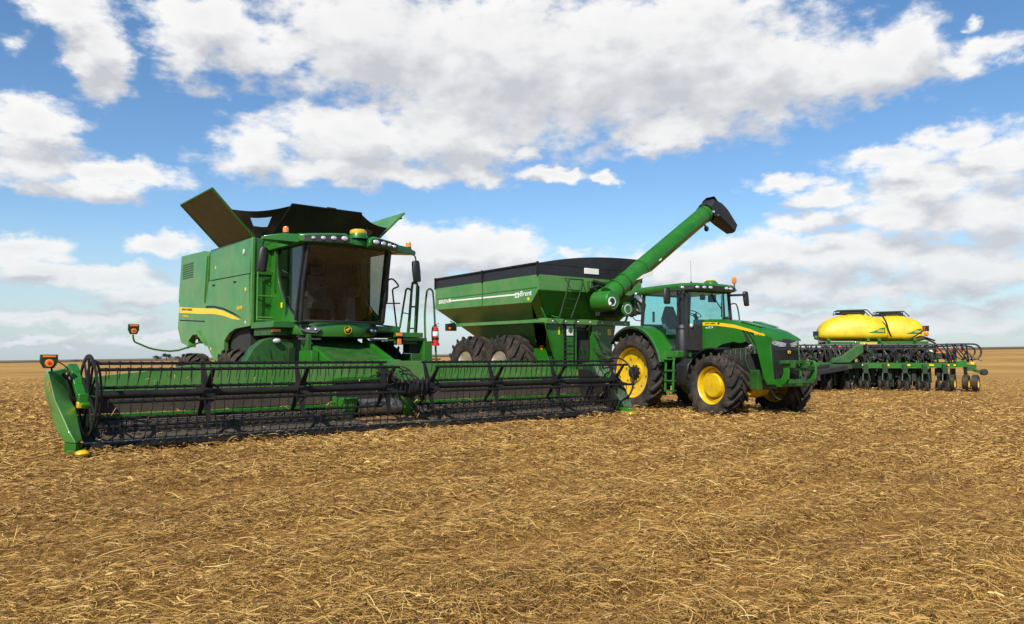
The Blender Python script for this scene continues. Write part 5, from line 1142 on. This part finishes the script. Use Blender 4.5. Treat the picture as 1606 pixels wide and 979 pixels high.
mb.cyl((-5.5, .5, 1.46), (3.6, .5, 1.46), .12, DARK, seg=12); mb.cyl((-5.5, .75, 1.75), (3.2, .75, 1.75), .09, BLK, seg=12)
for k in range(17): x = -5.3 + .5 * k; mb.box(x, x + .34, .9, 1.2, 1.15, 1.66 + .12 * (k % 3), (BLK, DARK, GREENW, DARK)[k % 4])
mb.build('meter_frame', pl)
for x, y in ((-1.5, 1.4), (-.7, 1.4), (.7, 1.4), (1.5, 1.4), (-2.6, 1.2)):
    p = part('transport_wheel', pl, (x, y, .46), (0, 0, R(85))); mb = MB()
    mb.lathe([(.22, -.15), (.40, -.18), (.47, -.14), (.48, 0), (.47, .14), (.40, .18), (.22, .15)], RUB, seg=32); mb.build('tyre', p)
    mb = MB(); mb.lathe([(.22, -.14), (.18, -.08), (.06, -.06), (.005, -.06)], YELL, seg=24); mb.build('rim', p)
mb = MB(); mb.box(-2.8, 2.6, .85, .98, .62, .95, DARK); mb.box(-2.6, 2.4, 1.3, 1.5, .7, .95, DARK)
for k in range(20): x = -5.2 + .45 * k; mb.bar((x, .5, 1.1), (x + .08, .75, .35), .06, .1, (DARK, GREENW, BLK)[k % 3])
for k in range(70): x = -5.4 + .118 * k; mb.box(x, x + .05 + .05 * rr.random(), .2 + .5 * rr.random(), .75, .13 + .2 * rr.random(), .5 + .4 * rr.random(), (DARK, BLK, DGRN, RUB)[k % 4])
for k in range(30): x = -5.3 + .31 * k; mb.box(x, x + .16, .25 + .1 * (k % 3), .5 + .1 * (k % 3), .40 + .08 * (k % 4), .95, (DARK, BLK, DGRN)[k % 3])
mb.build('rear_frame', pl)
# wing end, wheels, marker
mb = MB(); mb.box(3.75, 4.15, -.02, .3, 1.0, 1.28, GREENC); mb.box(4.15, 4.5, 0, .25, .86, 1.12, GREENW); mb.box(4.28, 4.42, -.03, .0, 1.1, 1.22, YELD); mb.bar((4.4, .1, .9), (4.75, .1, .78), .12, .12, GREENW); mb.cyl((4.78, -.06, .8), (4.78, .22, .8), .13, PLA, seg=18); mb.bar((4.1, .1, 1.0), (4.15, .12, .5), .12, .1, BLK)
mb.build('wing_end', pl, bevel=.015)
for x, y in ((4.12, .05), (4.42, -.10), (3.62, .12)):
    p = part('transport_wheel', pl, (x, y, .35), (0, 0, R(155))); mb = MB()
    mb.lathe([(.19, -.10), (.30, -.115), (.345, -.09), (.35, 0), (.345, .09), (.30, .115), (.19, .10)], RUB, seg=32); mb.build('tyre', p)
    mb = MB(); mb.lathe([(.20, -.10), (.18, -.08), (.14, -.03), (.06, -.03), (.05, -.06), (.005, -.06)], YELL, seg=28); mb.build('rim', p)
# centre frame, hitch, tank frame
mb = MB(); mb.prism([(-.10, 1.92), (.12, 1.92), (.12, 1.62), (-.4, 1.19), (-.9, 1.17), (-1.18, 1.20), (-1.08, 1.36), (-.72, 1.46)], 'y', -.75, -.22, GREENW)
mb.box(-1.5, -.3, -.7, 0, .92, 1.12, DGRN); mb.bar((-1.3, -.8, 1.0), (-3.6, -4.4, .62), .22, .26, DARK); mb.bar((-.5, -.6, .98), (-3.4, -4.2, .58), .14, .2, DARK)
mb.build('hitch_frame', pl, bevel=.02)
mb = MB()
for y in (1.0, 2.4, 3.8): mb.box(-1.1, 3.0, y, y + .12, 1.96, 2.10, GREENC)
for x in (-1.05, .55, 1.0, 2.4): mb.box(x, x + .12, .9, 4.2, 2.10, 2.22, GREENC)
mb.bar((1.35, 1.0, 1.2), (1.35, 1.05, 2.0), .14, .14, GREENC); mb.bar((-.8, 1.0, 1.2), (-.8, 1.05, 2.0), .14, .14, GREENW); mb.bar((2.5, 1.6, 1.2), (2.45, 1.6, 2.2), .14, .14, BLK)
mb.box(-.7, 2.6, .9, 1.0, 1.7, 1.9, DARK); mb.box(1.0, 2.4, 1.2, 3.4, 1.2, 1.95, DARK)
for k in range(8): mb.box(-.9 + .28 * k, -.75 + .28 * k, .86, .9, 1.74, 1.9, (BLK, REDL, GREENW, RUST)[k % 4])
mb.box(.25, .95, .84, .9, 1.9, 2.06, YELL)
mb.tube([(2.4, 1.2, 1.95), (2.8, 1.1, 2.2), (3.2, 1.1, 2.05), (3.35, 1.1, 1.9)], .04, BLK, 8, smooth=4); mb.tube([(2.3, 1.3, 2.0), (2.7, 1.2, 2.3), (3.3, 1.2, 2.12)], .035, BLK, 8, smooth=4)
mb.build('tank_frame', pl, bevel=.01)
def tank(x0, L, y):
    mb = MB(); secs = []
    for t, k, top in ((0, .50, 2.62), (.012, .66, 2.74), (.05, .80, 2.90), (.12, .90, 3.06), (.21, .96, 3.19), (.32, .99, 3.27), (.44, 1., 3.34), (.62, 1., 3.35), (.74, .98, 3.29), (.86, .95, 3.18), (.945, .90, 3.04), (.98, .86, 2.95), (1, .74, 2.82)):
        x = x0 + L * t; zc = 2.44; sec = []
        for a, b in ((0, 1.), (.36, .98), (.66, .86), (.88, .56), (.985, .14), (1, -.10), (.96, -.42), (.70, -.80), (0, -.84)):
            sec.append((a, b))
        full = sec + [(-a, b) for a, b in sec[-2:0:-1]]
        secs.append([(x, y + a * .80 * (.30 + .70 * k), zc + (b * (top - zc) if b > 0 else b * .36 * (.5 + .5 * k))) for a, b in full])
    mb.loft(secs, YELT)
    mb.lathe([(.26, 3.33), (.28, 3.37), (.2, 3.42), (.01, 3.43)], PLA, (x0 + L * .36, y, 0), 'z', 20); mb.lathe([(.26, 3.33), (.28, 3.37), (.2, 3.42), (.01, 3.43)], PLA, (x0 + L * .62, y, 0), 'z', 20)
    tk = mb.build('seed_tank', pl, ang=50)
    def at_(t, u, o_=.0):
        xx = x0 + L * t; i = max(k for k in range(len(secs)) if secs[k][0][0] <= xx + 1e-6); i = min(i, len(secs) - 2)
        w_ = (xx - secs[i][0][0]) / (secs[i + 1][0][0] - secs[i][0][0]); j = int(u); f_ = u - j
        p = [V(secs[m_][j]).lerp(V(secs[m_][j + 1]), f_) for m_ in (i, i + 1)]; p = p[0].lerp(p[1], w_)
        n_ = V((0, p.y - y, (p.z - 2.44) * .8)).normalized(); return tuple(p + n_ * o_)
    mb = MB(); g_ = []
    for t in np.linspace(.72, .955, 8):
        k_ = (t - .72) / .235; u0 = 11.5; u1 = u0 + .06 + 1.25 * k_ ** .9; g_.append([at_(t, u0 + (u1 - u0) * q / 4, .016) for q in range(5)])
    mb.loft(g_, GREENC, cap=False, closed=False)
    g_ = []
    for t in np.linspace(.84, .935, 5): g_.append([at_(t, 11.85 + .45 * q / 2, .021) for q in range(3)])
    p0, p1, p2 = V(g_[0][0]), V(g_[-1][0]), V(g_[0][-1])
    mb.text('DEERE', .10, tuple(p0 + V((0, -.012, 0))), tuple(p1 - p0), tuple(p2 - p0), YELD, w=(p1 - p0).length, bold=True)
    mb.build('decal_plate', tk)
    mb = MB(); z = 3.5
    rail = [(x0 + .75, y - .35, 3.30), (x0 + .78, y - .35, z), (x0 + L * .72, y - .35, z + .02), (x0 + L * .80, y - .35, 3.28)]
    for dy in (0, .7): mb.tube([(a, b + dy, c) for a, b, c in rail], .025, PLA, 6)
    for x in (x0 + 1.2, x0 + 1.9): mb.tube([(x, y - .35, 3.3), (x, y - .35, z)], .02, PLA, 6)
    mb.box(x0 + 1.0, x0 + L * .7, y - .3, y + .3, 3.36, 3.46, DARK); mb.build('top_rail', tk)
tank(-1.34, 2.84, 2.0); tank(.62, 2.72, 3.7)
mb = MB(); mb.tube([(1.28, 1.30, 3.2), (1.40, 1.26, 2.95), (1.50, 1.32, 2.6), (1.62, 1.4, 2.3)], .035, BLK, 8, smooth=4); mb.build('fill_hose', pl)
mb = MB(); mb.box(-1.62, -1.40, 1.0, 1.12, 2.32, 2.56, BLK); mb.bar((-1.5, 1.06, 2.35), (-1.0, 1.1, 2.1), .05, .05, BLK); mb.ell((-1.5, 1.0, 2.28), (.1, .08, .1), GREENW); mb.build('marker_lamp', pl, bevel=.02)
mb = MB(); mb.bar((2.3, 1.0, 2.2), (2.85, 1.0, 2.58), .05, .05, BLK); mb.box(2.78, 3.02, .94, 1.04, 2.52, 2.76, BLK); mb.box(2.80, 2.86, .93, .94, 2.54, 2.74, REDL); mb.ell((2.92, .96, 2.42), (.09, .06, .12), AMB); mb.build('marker_lamp', pl, bevel=.02)

# ================================================================== far bushes and trees on the horizon
FOL = surf('far_foliage', (.030, .042, .022), .8, var=.4, dscale=.5, spec=.2); BARK = surf('bark', (.07, .05, .035), .9)
def far_tree(x, y, h, w, name, label, cat, seed, n=420, group=None):
    r = np.random.default_rng(seed); z0 = float(height(np.array([x]), np.array([y]))[0])
    t = thing(name, (x, y, z0), 0, label, cat, group)
    mb = MB(); mb.tube([(0, 0, -.1), (.05 * w, 0, h * .35), (0, 0, h * .7)], [.05 * h, .04 * h, .015 * h], BARK, 6)
    for k in range(4): a = k * 1.7; mb.tube([(0, 0, h * (.25 + .08 * k)), (w * .3 * math.cos(a), w * .3 * math.sin(a), h * (.5 + .07 * k))], [.02 * h, .008 * h], BARK, 5)
    mb.build('trunk', t)
    C_ = [(r.normal(0, .26) * w, r.normal(0, .22) * w, h * (.5 + .25 * r.random()), (.22 + .16 * r.random())) for _ in range(7)]
    mb = MB(); vs = []; fs = []
    for k in range(n):
        c = C_[k % 7]; v = r.normal(0, 1, 3); v /= np.linalg.norm(v); v *= r.random() ** .4
        p = np.array([c[0] + v[0] * c[3] * w, c[1] + v[1] * c[3] * w, max(.08 * h, c[2] + v[2] * c[3] * h * .9)]); p[2] = min(p[2], h)
        a, b = r.normal(0, 1, 3), r.normal(0, 1, 3); a /= np.linalg.norm(a); b -= a * a.dot(b); b /= np.linalg.norm(b); s = h * (.05 + .05 * r.random())
        i = len(vs); vs += [tuple(p - a * s), tuple(p + b * s * .6), tuple(p + a * s), tuple(p - b * s * .6)]; fs.append((i, i + 1, i + 2, i + 3))
    mb.add(vs, fs, FOL); mb.build('crown', t)
far_tree(-238, 418, 1.5, 7.5, 'bush', 'low dark bush alone on the far field edge', 'bush', 3)
far_tree(-204, 452, 4.4, 5.0, 'tree', 'tallest round tree of the distant clump behind the marker lamp arm', 'tree', 5, group='trees of the distant clump')
far_tree(-211, 455, 3.2, 4.5, 'tree', 'smaller tree left of the tallest one in the distant clump', 'tree', 6, group='trees of the distant clump')
far_tree(-197.5, 450, 2.8, 4.5, 'tree', 'lowest tree at the right end of the distant clump', 'tree', 8, group='trees of the distant clump')
